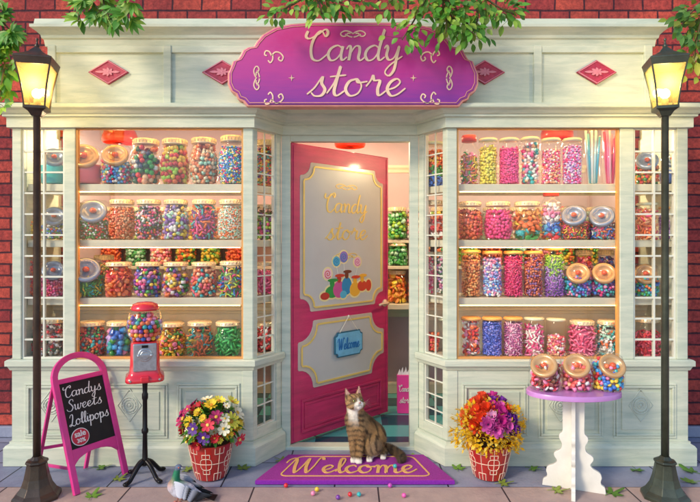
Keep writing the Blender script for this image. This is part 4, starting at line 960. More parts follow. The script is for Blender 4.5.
#==PROPS==
# ---------------------------------------------------------------- street lamps
def lamp(px, ybase, ytop, iron, lab):
    d = 3.48; x = X(px, d); t = empty('street_lamp', (x, d-D0, 0)); tag(t, lab, 'street lamp', 'street lamps flanking the shop'); t.rotation_euler.z = -math.atan2(x, d)*.5
    def oct_(r, z, seg=8, rot=R(22.5)): return [(r*math.cos(rot+2*math.pi*k/seg), r*math.sin(rot+2*math.pi*k/seg), z) for k in range(seg)]
    def loft(mb, prof, seg=8, rot=R(22.5)):
        vs = []; fs = []
        for r, z in prof: vs += oct_(r, z, seg, rot)
        for i in range(len(prof)-1):
            for k in range(seg): k2 = (k+1) % seg; fs.append((i*seg+k, i*seg+k2, (i+1)*seg+k2, (i+1)*seg+k))
        fs.append(tuple(range(seg))[::-1]); fs.append(tuple((len(prof)-1)*seg+k for k in range(seg))); mb.add(vs, fs)
    mb = MB(); loft(mb, [(.140, 0), (.140, .02), (.129, .032), (.112, .046), (.088, .085), (.074, .13), (.064, .18), (.058, .215), (.067, .222), (.063, .234), (.042, .24), (.026, .26)]); mb.build('base', iron, t, bevel=.003)
    zb = Z(112, d); zt = Z(68, d)
    mb = MB(); mb.lathe([(.023, .25), (.022, 1.2), (.021, zb-.03), (.03, zb-.02), (.03, zb-.005)], seg=20); mb.build('pole', iron, t, smooth=True)
    sq = lambda r, z: [(-r, -r, z), (r, -r, z), (r, r, z), (-r, r, z)]
    def loft4(mb, prof):
        prof = [(r_*.86, z) for r_, z in prof]; vs = []; fs = []
        for r, z in prof: vs += sq(r, z)
        for i in range(len(prof)-1):
            for k in range(4): k2 = (k+1) % 4; fs.append((i*4+k, i*4+k2, (i+1)*4+k2, (i+1)*4+k))
        fs.append((3, 2, 1, 0)); n = len(prof)-1; fs.append((4*n, 4*n+1, 4*n+2, 4*n+3)); mb.add(vs, fs)
    mb = MB(); loft4(mb, [(.03, zb-.03), (.05, zb), (.074, zb+.012), (.074, zb+.03)]); mb.build('lantern_floor', M['gold'] if False else iron, t, bevel=.002)
    prof = [(.058, zb+.03), (.063, zb+.09), (.072, zb+.16), (.084, zb+.22), (.0945, zt)]
    for sx in (-1, 1):
        for sy in (-1, 1):
            mb = MB(); mb.tube([(sx*r, sy*r, z) for r, z in prof], .006, 4); mb.build('corner_rod', iron, t)
    mb = MB()
    for k in range(4):
        a = k*math.pi/2; c, s_ = math.cos(a), math.sin(a); vs = []
        for r, z in prof:
            for e in (-1, 1):
                for dd in (0, .003):
                    X_, Y_ = e*(r-.003), -(r-.002-dd); vs.append((X_*c-Y_*s_, X_*s_+Y_*c, z))
        fs = []
        for i in range(len(prof)-1):
            b = 4*i; fs += [(b, b+2, b+6, b+4), (b+1, b+5, b+7, b+3)]
        mb.add(vs, fs)
    mb.build('lantern_glass', M['lantern_glass'], t)
    mb = MB(); loft4(mb, [(.110, zt), (.114, zt+.0), (.124, zt+.036), (.127, zt+.044), (.122, zt+.050), (.080, zt+.070), (.046, zt+.092), (.026, zt+.115), (.012, zt+.13)]); mb.build('lantern_roof', iron, t, bevel=.003)
    mb = MB(); mb.lathe([(.010, zt+.12), (.016, zt+.135), (.007, zt+.148), (.005, zt+.168), (.010, zt+.176), (0, zt+.188)], seg=12); mb.build('finial', iron, t, smooth=True)
    bz = Z(94, d)
    mb = MB(); mb.ball((0, 0, bz), .030, 16, 12); mb.build('bulb', M['bulb2'], t, smooth=True)
    mb = MB(); mb.lathe([(.012, bz-.085), (.02, bz-.08), (.02, bz-.04), (.014, bz-.03)], seg=12); mb.build('lamp_socket', M['gold'], t, smooth=True)
    l = bpy.data.lights.new('lantern_light', 'POINT'); l.energy = LANT; l.color = (1, .80, .48); l.shadow_soft_size = .04
    lo = bpy.data.objects.new('lantern_light', l); C.objects.link(lo); lo.location = (x, d-D0, bz+.06)
LANT = 9
lamp(37, 500, 38, M['iron'], 'dark bronze lamp post with lit lantern left of the chalkboard sign')
lamp(665, 500, 38, M['iron_green'], 'dark greenish lamp post with lit lantern right of the violet table')
# ---------------------------------------------------------------- chalkboard stand
ab = empty('chalkboard_stand', (-1.8, -.25, 0)); tag(ab, 'pink arched sandwich board with white chalk lettering and a red sale badge', 'sandwich board')
o0 = Vector((-1.8, -.25, 0)); A = Vector((-1.711, -.49, 0))-o0; B = Vector((-1.535, -.17, 0))-o0; Cc = Vector((-1.945, -.365, .69))-o0; Dd = Vector((-1.755, -.085, .69))-o0
ub = ((B-A).normalized()+(Dd-Cc).normalized()).normalized(); vbv = ((Cc+Dd)/2-(A+B)/2).normalized(); nb = ub.cross(vbv).normalized(); vbv = nb.cross(ub)
w2 = .178; Lf = .72; ctr = (A+B)/2
def bp_(u, v, n=0): return ctr+ub*u+vbv*v+nb*n
def bar(mb, a, b, w, t, n):
    a, b = Vector(a), Vector(b); dd = (b-a).normalized(); sd = n.cross(dd).normalized()
    vs = []
    for p in (a, b):
        for s1, s2 in ((-1, -1), (1, -1), (1, 1), (-1, 1)): vs.append(p+sd*s1*w/2+n*s2*t/2)
    mb.add(vs, [(3, 2, 1, 0), (4, 5, 6, 7), (0, 1, 5, 4), (1, 2, 6, 5), (2, 3, 7, 6), (3, 0, 4, 7)])
# side legs + arch as one bent rail
arc = [(-w2, .0), (-w2, .3), (-w2, Lf)]+[(-w2*math.cos(t), Lf+.145*math.sin(t)) for t in [math.pi*i/16 for i in range(1, 16)]]+[(w2, Lf), (w2, .3), (w2, 0)]
mb = MB(); vs = []; fs = []
for i, (a, b) in enumerate(arc):
    p = Vector((a, b)); t_ = Vector(arc[min(i+1, len(arc)-1)])-Vector(arc[max(i-1, 0)]); t_.normalize(); sd = Vector((-t_.y, t_.x))
    for s1, s2 in ((-1, -1), (1, -1), (1, 1), (-1, 1)): qx = p+sd*s1*.020; vs.append(bp_(qx.x, qx.y, s2*.013))
for i in range(len(arc)-1):
    for k_ in range(4): k2 = (k_+1) % 4; fs.append((4*i+k_, 4*i+4+k_, 4*i+4+k2, 4*i+k2))
fs.append((0, 1, 2, 3)); n_ = len(arc)-1; fs.append((4*n_+3, 4*n_+2, 4*n_+1, 4*n_)); mb.add(vs, fs)
mb.build('arched_frame', M['pink'], ab, bevel=.004)
mb = MB(); bar(mb, bp_(-w2+.017, Lf-.01), bp_(w2-.017, Lf-.01),   .032, .024, nb); mb.build('crossbar', M['pink'], ab, bevel=.003); mb = MB()
ap_ = [(-w2+.017, .27), (w2-.017, .27), (w2-.017, .17)]+[((w2-.017)*math.cos(t)*.92, .17+.06*math.sin(t)) for t in [math.pi*i/10 for i in range(1, 10)]]+[(-w2+.017, .17)]
mb.plate(ap_, ctr, ub, vbv, nb, -.010, .010); mb.build('apron_rail', M['pink'], ab, bevel=.003)
mb = MB(); mb.plate([(-w2+.017, .268), (w2-.017, .268), (w2-.017, Lf-.025), (-w2+.017, Lf-.025)], ctr, ub, vbv, nb, -.006, .004); cbd = mb.build('chalkboard', M['board'], ab)
mb = MB(); 
for txt, v_, w_ in (('Candys', .60, .265), ('Sweets', .51, .25), ('Lollipops', .415, .28)):
    script(mb, txt, bp_(-.135, v_, .004), ub, vbv, nb, .036, width=w_, weight=.15, t=.0015, slant=.1)
mb.build('chalk_lettering', M['chalk'], cbd)
bc = bp_(-.085, .335, .005); mb = MB(); mb.plate([(.062*math.cos(2*math.pi*k_/36), .056*math.sin(2*math.pi*k_/36)) for k_ in range(36)], bc, ub, vbv, nb, 0, .003); mb.build('sale_badge_rim', M['chalk'], cbd)
mb = MB(); mb.plate([(.057*math.cos(2*math.pi*k_/36), .051*math.sin(2*math.pi*k_/36)) for k_ in range(36)], bc, ub, vbv, nb, .002, .0045); badge = mb.build('sale_badge', M['badge'], cbd)
FM = frameM(bc+nb*.005, (ub*math.cos(.12)+vbv*math.sin(.12)), vbv, nb)
blocktext('badge_lettering', 'sale', M['chalk'], badge, frameM(bc+nb*.005+vbv*.004, ub, vbv, nb), .052, .001)
blocktext('badge_lettering', '30%', M['chalk'], badge, frameM(bc+nb*.005-vbv*.034, ub, vbv, nb), .036, .001)
E1 = Vector((X(37, 3.83), -.17, 0))-o0; E2 = Vector((X(86, 3.92), -.085, 0))-o0
T1 = bp_(-w2, Lf-.02, -.018); T2 = bp_(w2, Lf-.02, -.018)
for a, b in ((T1, E1), (T2, E2)): mb = MB(); bar(mb, a, b+Vector((0, 0, .004)), .026, .02, nb); mb.build('rear_leg', M['pink'], ab, bevel=.003)
mb = MB(); bar(mb, E1+(T1-E1)*.12, bp_(-w2, .16), .02, .014, Vector((0, -1, 0))); bar(mb, E2+(T2-E2)*.3, E1+(T1-E1)*.3, .02, .014, Vector((0, -1, 0))); mb.build('brace', M['pink'], ab, bevel=.002)
# ---------------------------------------------------------------- gumball machine
d = 3.76; gm = empty('gumball_machine', (X(145, d), d-D0, 0)); tag(gm, 'red gumball machine with glass globe on a black iron stand', 'gumball machine'); gm.rotation_euler.z = R(20)
zz_ = lambda py: Z(py, d)
mb = MB(); mb.lathe([(.022, .09), (.030, .10), (.018, .13), (.015, .3), (.022, .31), (.022, .33), (.016, .34), (.015, zz_(400)), (.02, zz_(398)), (.02, zz_(394)), (.015, zz_(392)), (.017, zz_(384)), (.03, zz_(378))], seg=18); mb.build('stand_pole', M['black'], gm, smooth=True)
for k_ in range(4):
    a = R(38+90*k_); c, s_ = math.cos(a), math.sin(a)
    pts = catmull([(.012*c, .012*s_, .12), (.05*c, .05*s_, .098), (.09*c, .09*s_, .055), (.12*c, .12*s_, .022), (.148*c, .148*s_, .014)], 4)
    mb = MB(); mb.tube(pts, [.014+.004*abs(i/len(pts)-.5) for i in range(len(pts))], 8); mb.ball((.148*c, .148*s_, .014), (.02, .02, .0135), 10, 8); mb.build('stand_foot', M['black'], gm, smooth=True)
zb0, zb1 = zz_(379), zz_(341)
def sqprof(prof, rr=.25, seg=28):
    vs = []; fs = []
    for r, z in prof:
        for k_ in range(seg):
            t = 2*math.pi*k_/seg; p = 5; cx = abs(math.cos(t))**(2/p)*math.copysign(1, math.cos(t)); cy = abs(math.sin(t))**(2/p)*math.copysign(1, math.sin(t)); vs.append((cx*r, cy*r, z))
    for i in range(len(prof)-1):
        for k_ in range(seg): k2 = (k_+1) % seg; fs.append((i*seg+k_, i*seg+k2, (i+1)*seg+k2, (i+1)*seg+k_))
    fs.append(tuple(range(seg))[::-1]); fs.append(tuple((len(prof)-1)*seg+k_ for k_ in range(seg))); return vs, fs
mb = MB(); mb.add(*sqprof([(.120, zb0), (.124, zb0+.006), (.122, zb0+.028), (.108, zb0+.04), (.098, zb0+.06), (.094, zb0+.12), (.090, zb1-.01), (.084, zb1), (.07, zb1+.006)])); mb.build('body', M['red'], gm, smooth=True)
mb = MB(); mb.box(-.072, .072, -.104, -.085, zz_(368), zz_(341)); fp = mb.build('coin_plate', M['chrome'], gm, bevel=.006)
mb = MB(); cz = zz_(352)
for rr, y_ in ((.045, -.106), (.03, -.112)): mb.lathe([(rr, 0), (rr, .004), (rr*.85, .007), (0, .007)], seg=28, mtx=frameM(Vector((0, y_+.004, cz)), UX, UZ, NY))
mb.box(-.042, .042, -.128, -.112, cz-.007, cz+.007); mb.ball((-.04, -.122, cz), .010, 8, 6); mb.ball((.04, -.122, cz), .010, 8, 6)
mb.build('coin_dial', M['chrome'], fp, bevel=.0015)
mb = MB(); mb.box(-.02, .02, -.108, -.1, zz_(345), zz_(342.5)); mb.build('coin_slot', M['black'], fp)
mb = MB(); mb.box(-.026, .026, -.132, -.100, zb0+.008, zb0+.045); mb.build('chute_flap', M['red'], gm, bevel=.006)
for sx in (-1, 1):
    mb = MB(); mb.lathe([(.008, 0), (.006, .004), (0, .005)], seg=10, mtx=frameM(Vector((sx*.09, -.119, zb0+.018)), UX, UZ, NY)); mb.build('screw', M['chrome'], gm)
gc = Vector((0, 0, zz_(326))); gr = (.118, .118, .118)
prof = [(.072, zb1+.004), (.085, zb1+.012)]
gz0 = zb1+.006; gz1 = zz_(309)
pr = [(.078, gz0), (.098, gz0+.02), (.114, gz0+.055), (.120, gz0+.10), (.115, gz0+.145), (.100, gz0+.18), (.084, gz1)]
gs = (gz1-gz0)/.2
mb = MB(); mb.lathe([(a, b) for a, b in pr]+[(a-.004, b) for a, b in pr[::-1]], seg=36); mb.build('globe', M['glass'], gm, smooth=True)
mb = MB(); mb.lathe([(.088, gz1-.006), (.092, gz1), (.090, gz1+.012), (.078, gz1+.034), (.05, gz1+.046), (.02, gz1+.05), (0, gz1+.051)], seg=32); mb.build('cap', M['red'], gm, smooth=True)
bm_ = []; gcol = [Bl, Rd, Yl, Pk, Gr, Or, Wh, Pu, Tl, '#f0605a', Lv]
gmesh = {}
cv, cf = ico(2)
zs = gz0+.02; cnt = 0; rr_ = random.Random(5); gumr = .0155
def ginterp(z): return float(np.interp(z, [b for a, b in pr], [a for a, b in pr]))
gmats = [mat('gum_colour_%s' % 'abcdefghijk'[i], c, .22, var=.03, coat=.6) for i, c in enumerate(gcol)]
while zs < gz1-.03 and cnt < 98:
    r_ = ginterp(zs)-.004-gumr; n = int(2*math.pi*r_/(gumr*2.02)); a0 = rr_.uniform(0, 6)
    for j in range(n):
        if cnt >= 98: break
        a = a0+2*math.pi*j/n; ci = rr_.randrange(len(gcol))
        if ci not in gmesh:
            o_ = npmesh('gumball', cv*gumr, cf, None, gmats[ci], gm); gmesh[ci] = o_.data
        else: o_ = bpy.data.objects.new('gumball', gmesh[ci]); C.objects.link(o_); o_.parent = gm
        o_.location = (r_*math.cos(a), r_*math.sin(a), zs+rr_.uniform(-.002, .002)); cnt += 1
    zs += gumr*1.72
mb = MB(); zz2 = np.linspace(gz0+.004, gz1-.035, 7); mb.lathe([(0, zz2[0])]+[(max(.01, ginterp(z)-.004-gumr*1.5), z) for z in zz2]+[(0, zz2[-1])], seg=20)
v_, t_ = tri(mb); core = []
for z in np.arange(gz0+.012, gz1-.03, gumr*1.7):
    for r2 in np.arange(.01, ginterp(z)-gumr*2.9, gumr*1.9):
        n = max(1, int(2*math.pi*r2/(gumr*2)))
        for j in range(n): core.append((r2*math.cos(6.28*j/n+z*40), r2*math.sin(6.28*j/n+z*40), z))
V, T, col = scatter(np.array(core), gumr, 'ball', gcol)
tag(npmesh('inner_gumballs', V, T, col, M['candy'], gm), kind='stuff')
# ---------------------------------------------------------------- round table with three jars
d = 3.6; tb = empty('round_table', (X(573.5, d), d-D0, 0)); tag(tb, 'violet topped table on scrolled white legs holding three candy jars', 'table'); tb.rotation_euler.z = R(-22)
tz = Z(389.5, d); mb = MB(); mb.lathe(mtx=Matrix.Rotation(R(22), 3, 'Z')@Matrix.Diagonal((1, .60, 1)), prof=[(.285, tz-.034), (.30, tz-.030), (.30, tz-.006), (.294, tz), (0, tz)], seg=56); mb.build('table_top', M['tabletop'], tb, smooth='auto')
prof = [(.066, tz-.034), (.066, .45), (.066, .37), (.084, .345), (.086, .32), (.070, .285), (.078, .25), (.114, .225), (.116, .20), (.100, .172), (.118, .148), (.155, .128), (.166, .10), (.160, .075), (.165, .055), (.184, .04), (.19, .0)]
pp = catmull(prof, 4); outl_ = [(a, b) for a, b in pp]+[(-a, b) for a, b in pp[::-1]]
mb = MB(); mb.plate(outl_, Vector((0, 0, 0)), UX, UZ, NY, -.0125, .0125); mb.build('leg', M['white'], tb, bevel=.003)
mb = MB()
for sgn in (1, -1):
    ol = [(0.0126*sgn, b) for b in (0, tz-.034)]; ol = [(a*sgn, b) for a, b in pp]+[(.0127*sgn, 0), (.0127*sgn, tz-.034)]
    mb.plate(ol, Vector((0, 0, 0)), Vector((0, 1, 0)), UZ, UX, -.0125, .0125)
mb.build('leg', M['white'], tb, bevel=.003)
LT[0] = 40
for px, cand, ds, dx in ((546, ('slice', .012, [Br, Wh, Rd, '#8a3a3a', Pk], .66, 0), 'tilted-mouth jar of brown and white nougat, leftmost on the violet table', 0),
                     (577, ('chunk', .0125, ['#f0605a', Pe, Wh, '#c83a4a', Pk], .66, 0), 'tilted-mouth jar of red and cream chews, middle one on the violet table', 0),
                     (608, ('ball', .0110, [Tl, Bl, Rd, Pk, Or, '#3a9ad8', Yl], .68, 0), 'tilted-mouth jar of blue and red balls, rightmost on the violet table', 0)):
    dd = 3.61; jar('slant', X(px-.5, dd), dd-D0, Z(389.5, d), .101, .232, 'tan', cand, ds, 'jars on the violet table', rot=-math.atan2(1.4, 3.6)+{546: -.1, 577: 0, 608: .35}[px])
# ---------------------------------------------------------------- flower pots
def flower(name, parent, c, n, r, petals, col, ccol, cup=.25, layers=1, label=None):
    n = Vector(n).normalized(); u = n.orthogonal().normalized(); v = n.cross(u)
    V = []; Fc = []; K = []
    for L_ in range(layers):
        rl = r*(1-.28*L_); off = L_*.5
        for k_ in range(petals):
            a = 2*math.pi*(k_+off)/petals+nr.uniform(-.08, .08); dirv = u*math.cos(a)+v*math.sin(a); side = n.cross(dirv); b = len(V)
            wd = math.pi*r/petals*1.25; cp = cup+.25*L_; ln = rl*nr.uniform(.9, 1.08)
            pts = [(0.08, .15), (.45, .8), (.8, 1.0), (1.0, .45)]
            for t, w in pts:
                h_ = cp*r*t*t*1.1; base = c+dirv*ln*t+n*(h_+.002*L_)
                V += [base-side*wd*w*.5+n*.10*r*w, base+n*0, base+side*wd*w*.5+n*.10*r*w]
            for i in range(3):
                q_ = b+3*i; Fc += [(q_, q_+3, q_+4), (q_, q_+4, q_+1), (q_+1, q_+4, q_+5), (q_+1, q_+5, q_+2)]
            sh = nr.uniform(.82, 1.12); K += [[min(1, x*sh) for x in lin(col)]]*12
    bv, bf = BASE['ball']; M_ = np.array([u, v, n]).T; b = len(V); cc = np.array(c)+np.array(n)*r*.1
    cb = (bv*np.array([r*.24, r*.24, r*.14]))@M_.T+cc
    V = np.concatenate([np.array([tuple(x) for x in V]), cb]); T = np.concatenate([np.array(Fc), bf+b]); K = np.concatenate([np.array(K), np.repeat(np.array(lin(ccol))[None], len(cb), 0)])
    return npmesh(name, V, T, K, M['petal'], parent)
M['petal'] = vcmat('flower_petal', .6, 0, sub=.1)
def leafmesh(specs, col, var=.3, two=None):
    """specs: (pos, dir, up, length, width) -> folded leaf blades, each with a midrib fold"""
    V = []; T = []; K = []
    for p, dr, up, L_, w in specs:
        dr = dr.normalized(); sd = dr.cross(up)
        if sd.length < 1e-3: sd = dr.orthogonal()
        sd.normalize(); nn = sd.cross(dr).normalized(); b = len(V)
        rows = [(0, .05), (.25, .75), (.5, 1), (.75, .7), (1, .02)]
        for t, ww in rows:
            c = p+dr*L_*t-nn*L_*.18*t*t
            V += [c-sd*w*.5*ww+nn*w*.12*ww, c, c+sd*w*.5*ww+nn*w*.12*ww]
        for i in range(4):
            q_ = b+3*i; T += [(q_, q_+3, q_+4), (q_, q_+4, q_+1), (q_+1, q_+4, q_+5), (q_+1, q_+5, q_+2)]
        base = lin(col if two is None or nr.random() > .4 else two); s = nr.uniform(1-var, 1+var); K += [[min(1, base[0]*s*nr.uniform(.9, 1.1)), min(1, base[1]*s), min(1, base[2]*s)]]*15
    return np.array([tuple(v) for v in V]), np.array(T), np.array(K)
def leafmat():
    m = bpy.data.materials.new('leaf_blade'); m.use_nodes = True; nt = m.node_tree; b = nt.nodes['Principled BSDF']; L = nt.links.new
    a = N(nt, 'ShaderNodeVertexColor', layer_name='Col'); L(a.outputs[0], b.inputs['Base Color']); b.inputs['Roughness'].default_value = .45
    tl = N(nt, 'ShaderNodeBsdfTranslucent'); L(a.outputs[0], tl.inputs[0]); mx = N(nt, 'ShaderNodeMixShader'); mx.inputs[0].default_value = .3
    L(b.outputs[0], mx.inputs[1]); L(tl.outputs[0], mx.inputs[2]); L(mx.outputs[0], nt.nodes['Material Output'].inputs[0]); return m
M['blade'] = leafmat()
nr = random.Random(11)
def pot(px, d, top_py, lab, style):
    o = Vector((X(px, d), d-D0, 0)); t = empty('flower_pot', tuple(o)); tag(t, lab, 'potted flowers', 'red flower pots flanking the doormat')
    h = Z(top_py, d); r0, r1 = .098, .152
    rad = lambda z: r0+(r1-r0)*min(1, (z/h))**.8
    prof = [(0, .0)]+[(rad(z*h)-(.008 if z == 0 else 0), z*h) for z in (0, .03, .15, .3, .5, .7, .85, .97, 1)]+[(r1-.012, h), (r1-.016, h-.03), (0, h-.03)]
    mb = MB(); mb.lathe(prof, seg=48); pt = mb.build('pot', M['pot'], t, smooth='auto')
    mb = MB()
    def pl(pts, closed=False):     # (angle from the front in metres along the rim, height fraction)
        out = []
        for i in range(len(pts)-(0 if closed else 1)):
            a, b = pts[i], pts[(i+1) % len(pts)]
            for q_ in range(6): out.append((a[0]+(b[0]-a[0])*q_/6, a[1]+(b[1]-a[1])*q_/6))
        if not closed: out.append(pts[-1])
        P3 = [((rad(z*h)+.0005)*math.sin(a), -(rad(z*h)+.0005)*math.cos(a), z*h) for a, z in out]
        mb.tube(P3, .0026, 5, closed=closed)
    for k_ in range(5):
        c = k_*2*math.pi/5; s_ = .30
        oc = [(c+.42*s_*math.cos(t_)*1.5, .52+.42*.22/.42*math.sin(t_)*1.0) for t_ in [2*math.pi*i/24 for i in range(24)]]
        oc = [(c+.30*(math.cos(t_)*(1-.07*math.cos(4*t_))), .52+.17*(math.sin(t_)*(1-.07*math.cos(4*t_)))) for t_ in [2*math.pi*i/32 for i in range(32)]]
        pl(oc, True); pl([(c, .04), (c, .96)]); pl([(c-.62, .52), (c+.62, .52)])
        pl([(c-.42, .96), (c-.42, .80), (c-.62, .80)]); pl([(c+.42, .96), (c+.42, .80), (c+.62, .80)])
        pl([(c-.42, .04), (c-.42, .24), (c-.62, .24)]); pl([(c+.42, .04), (c+.42, .24), (c+.62, .24)])
        pl([(c-.18, .80), (c+.18, .80)]); pl([(c-.18, .24), (c+.18, .24)]); pl([(c-.62, .04), (c-.62, .96)])
        pl([(c-.18, .80), (c-.18, .70)]); pl([(c+.18, .80), (c+.18, .70)]); pl([(c-.18, .24), (c-.18, .34)]); pl([(c+.18, .24), (c+.18, .34)])
    mb.build('glaze_pattern', M['potline'], pt)
    mb = MB(); mb.lathe([(0, h-.032), (r1-.018, h-.028), (0, h-.015)], seg=24); mb.build('soil', M['soil'], t)
    cz = h+.10; specs = []
    if style == 'mixed':
        for i in range(230):
            th = nr.uniform(0, 2*math.pi); ph = nr.uniform(-.5, 1.4); dv = Vector((math.cos(th)*math.cos(ph), math.sin(th)*math.cos(ph), math.sin(ph)))
            p = Vector((0, 0, cz))+Vector((dv.x*.16, dv.y*.14, dv.z*.12))*nr.uniform(.8, 1.1); specs.append((p, dv+Vector((nr.uniform(-.6, .6), nr.uniform(-.6, .6), nr.uniform(-.6, .4))), Vector((0, 0, 1)), nr.uniform(.05, .085), nr.uniform(.018, .032)))
        V, T, K = leafmesh(specs, '#3f7d2c', .35, '#6fa23a'); tag(npmesh('foliage', V, T, K, M['blade'], t, smooth=False), kind='stuff')
        pal = [('#f4d23a', '#d8902a'), ('#f6edcc', '#e0b040'), ('#f6edcc', '#e0b040'), ('#c8202c', '#f0c848'), ('#b82464', '#e8b848'), ('#5a2a86', '#f0d060'), ('#f0e04a', '#c8862a'), ('#d8324a', '#f4d46a')]
        fix = [(-.06, .48, .062, 0), (.085, .02, .068, 3), (.0, .05, .055, 1), (-.035, -.04, .05, 1), (.02, -.08, .05, 2), (-.09, -.03, .045, 4), (-.02, .55, .05, 4), (.05, .6, .05, 2), (-.10, .75, .035, 6), (.10, .85, .035, 6), (0, -.32, .058, 0), (.09, -.22, .04, 0), (-.15, .2, .04, 7)]
        pos = []
        for i in range(54):
            if i < 1: pass
            ga = i*2.39996; zf = 1-(i+.5)/54*1.58; rf = math.sqrt(max(0, 1-zf*zf)); dv = Vector((math.cos(ga)*rf, math.sin(ga)*rf, zf))
            dv = (dv+Vector((nr.uniform(-.12, .12), 0, nr.uniform(-.12, .12)))); q7 = nr.uniform(.86, 1.12); c = Vector((dv.x*.19*q7, dv.y*.17, cz+dv.z*.155*q7)); k_ = nr.choice([0, 1, 2, 1, 0, 3, 4, 4, 5, 6, 7, 6, 3])
            flower('flower', t, c, (dv.x+.0, dv.y-.25, dv.z+.1), nr.choice([.028, .036, .045, .06])*nr.uniform(.9, 1.1), 11 if k_ in (0, 3, 6) else 7, pal[k_][0], pal[k_][1], nr.uniform(.1, .4), 2 if k_ in (0, 3) else 1)
        for a, b in ((-.02, .9), (.07, .95), (-.14, .55)):
            pass
    else:
        for i in range(2600):
            th = nr.uniform(0, 2*math.pi); ph = nr.uniform(-.75, 1.45); dv = Vector((math.cos(th)*math.cos(ph), math.sin(th)*math.cos(ph), math.sin(ph)))
            rad_ = nr.uniform(.88, 1.12)*(1+.22*math.sin(th*5+ph*3)); p = Vector((dv.x*.195, dv.y*.17, cz-.02+dv.z*.155*rad_)); p.x *= rad_
            specs.append((p, dv+Vector((nr.uniform(-1, 1), nr.uniform(-1, 1), nr.uniform(-.6, 1))), Vector((nr.random(), nr.random(), 1)), nr.uniform(.022, .040), nr.uniform(.014, .024)))
        V, T, K = leafmesh(specs, '#f8cc28', .15, '#fae066'); tag(npmesh('yellow_sprays', V, T, K, M['blade'], t, smooth=False), kind='stuff')
        for i in range(40):
            ga = i*2.39996; zf = 1-(i+.5)/40*1.05; rf = math.sqrt(max(0, 1-zf*zf)); dv = Vector((math.cos(ga)*rf, math.sin(ga)*rf, zf))
            c = Vector((dv.x*.125, dv.y*.165, cz+.03+dv.z*.125))
            if dv.x < -.45 or (dv.z > .75 and dv.x < 0): k_ = nr.choice([0, 0, 1])
            elif dv.x > .55: k_ = nr.choice([1, 3, 0])
            else: k_ = nr.choice([2, 3, 2, 4, 4, 5])
            cl = ['#e0461e', '#e2662a', '#c22a8c', '#6a1e90', '#d860b4', '#f0b8dc'][k_]
            flower('flower', t, c, (dv.x, dv.y-.2, dv.z+.1), nr.uniform(.040, .066), 8, cl, '#f0c040' if k_ < 2 else '#5a1a60', nr.uniform(.3, .7), 3)
    return t
pot(211, 3.80, 440, 'red patterned pot of mixed yellow, white and red flowers left of the doormat', 'mixed')
pot(489, 3.80, 441, 'red patterned pot of purple blooms with yellow sprays right of the doormat', 'purple')
# ---------------------------------------------------------------- doormat
dm = empty('doormat', (X(354, 3.9), -.11, 0)); tag(dm, 'purple doormat with golden Welcome lettering in front of the open door', 'doormat')
ox, oy = dm.location.x, dm.location.y; ht = .032
cor = [(X(254, 3.63)-ox, 3.66-D0-oy), (X(456, 3.63)-ox, 3.66-D0-oy), (X(424, 4.1)-ox, 4.10-D0-oy), (X(288, 4.1)-ox, 4.10-D0-oy)]
mb = MB(); mb.prism(cor, .001, ht-.004); mb.build('mat_edge', M['matside'], dm, bevel=.004)
mb = MB(); cc_ = [(a*.992, b*.985) for a, b in cor]; mb.prism(cc_, ht-.006, ht); mb.build('mat_pile', M['mat'], dm, bevel=.002)
mb = MB()
def bl(u, v): # bilinear on the mat
    a = Vector(cor[0]).lerp(Vector(cor[1]), u); b = Vector(cor[3]).lerp(Vector(cor[2]), u); c = a.lerp(b, v); return Vector((c.x, c.y, ht))
rp = []
for cu, cv_, a0 in ((.86, .24, -90), (.86, .80, 0), (.14, .80, 90), (.14, .24, 180)):
    for j in range(5): t_ = R(a0+90*j/4); rp.append((cu+.04*math.cos(t_), cv_+.10*math.sin(t_)))
rp.append(rp[0]); mb.ribbon([bl(*p) for p in rp], .011, UZ, .0, .003); mb.build('border_line', M['matgold'], dm)
mb = MB(); script(mb, 'Welcome', Vector((X(289, 3.80)-ox, 3.77-D0-oy, ht)), UX, Vector((0, 1, 0)), UZ, .125, width=.86, weight=.15, t=.004, slant=.05); mb.build('lettering', M['matgold'], dm)
# ---------------------------------------------------------------- gift bag inside
d = 5.2; bg = empty('gift_bag', (X(405, d), d-D0, .004)); tag(bg, 'pink paper candy bag with white tissue standing on the teal checked floor', 'bag')
zt_ = Z(375, d)-0; wv = .072
mb = MB(); mb.add([(-wv, -.045, 0), (wv, -.045, 0), (wv, .045, 0), (-wv, .045, 0), (-wv*1.04, -.03, zt_), (wv*1.04, -.03, zt_), (wv*1.04, .03, zt_), (-wv*1.04, .03, zt_)], [(3, 2, 1, 0), (0, 1, 5, 4), (1, 2, 6, 5), (2, 3, 7, 6), (3, 0, 4, 7), (4, 5, 6, 7)])
mb.build('bag_body', M['bag'], bg, bevel=.003)
mb = MB()
for i in range(7):
    a = -wv*.8+i*wv*.27; mb.add([(a-.02, -.02, zt_-.01), (a+.025, .0, zt_-.01), (a+.01+.01*(i % 3), .02, zt_+.05+.02*(i % 2)), (a, .01, zt_-.01)], [(0, 1, 2), (1, 3, 2), (3, 0, 2), (0, 3, 1)])
mb.build('tissue_paper', M['tissue'], bg)
mb = MB(); script(mb, 'Candy', Vector((-.058, -.0405, zt_*.58)), UX, UZ, NY, .03, width=.115, weight=.16, t=.004); script(mb, 'store', Vector((-.055, -.044, zt_*.28)), UX, UZ, NY, .03, width=.105, weight=.16, t=.004); mb.build('lettering', M['chalk'], bg)
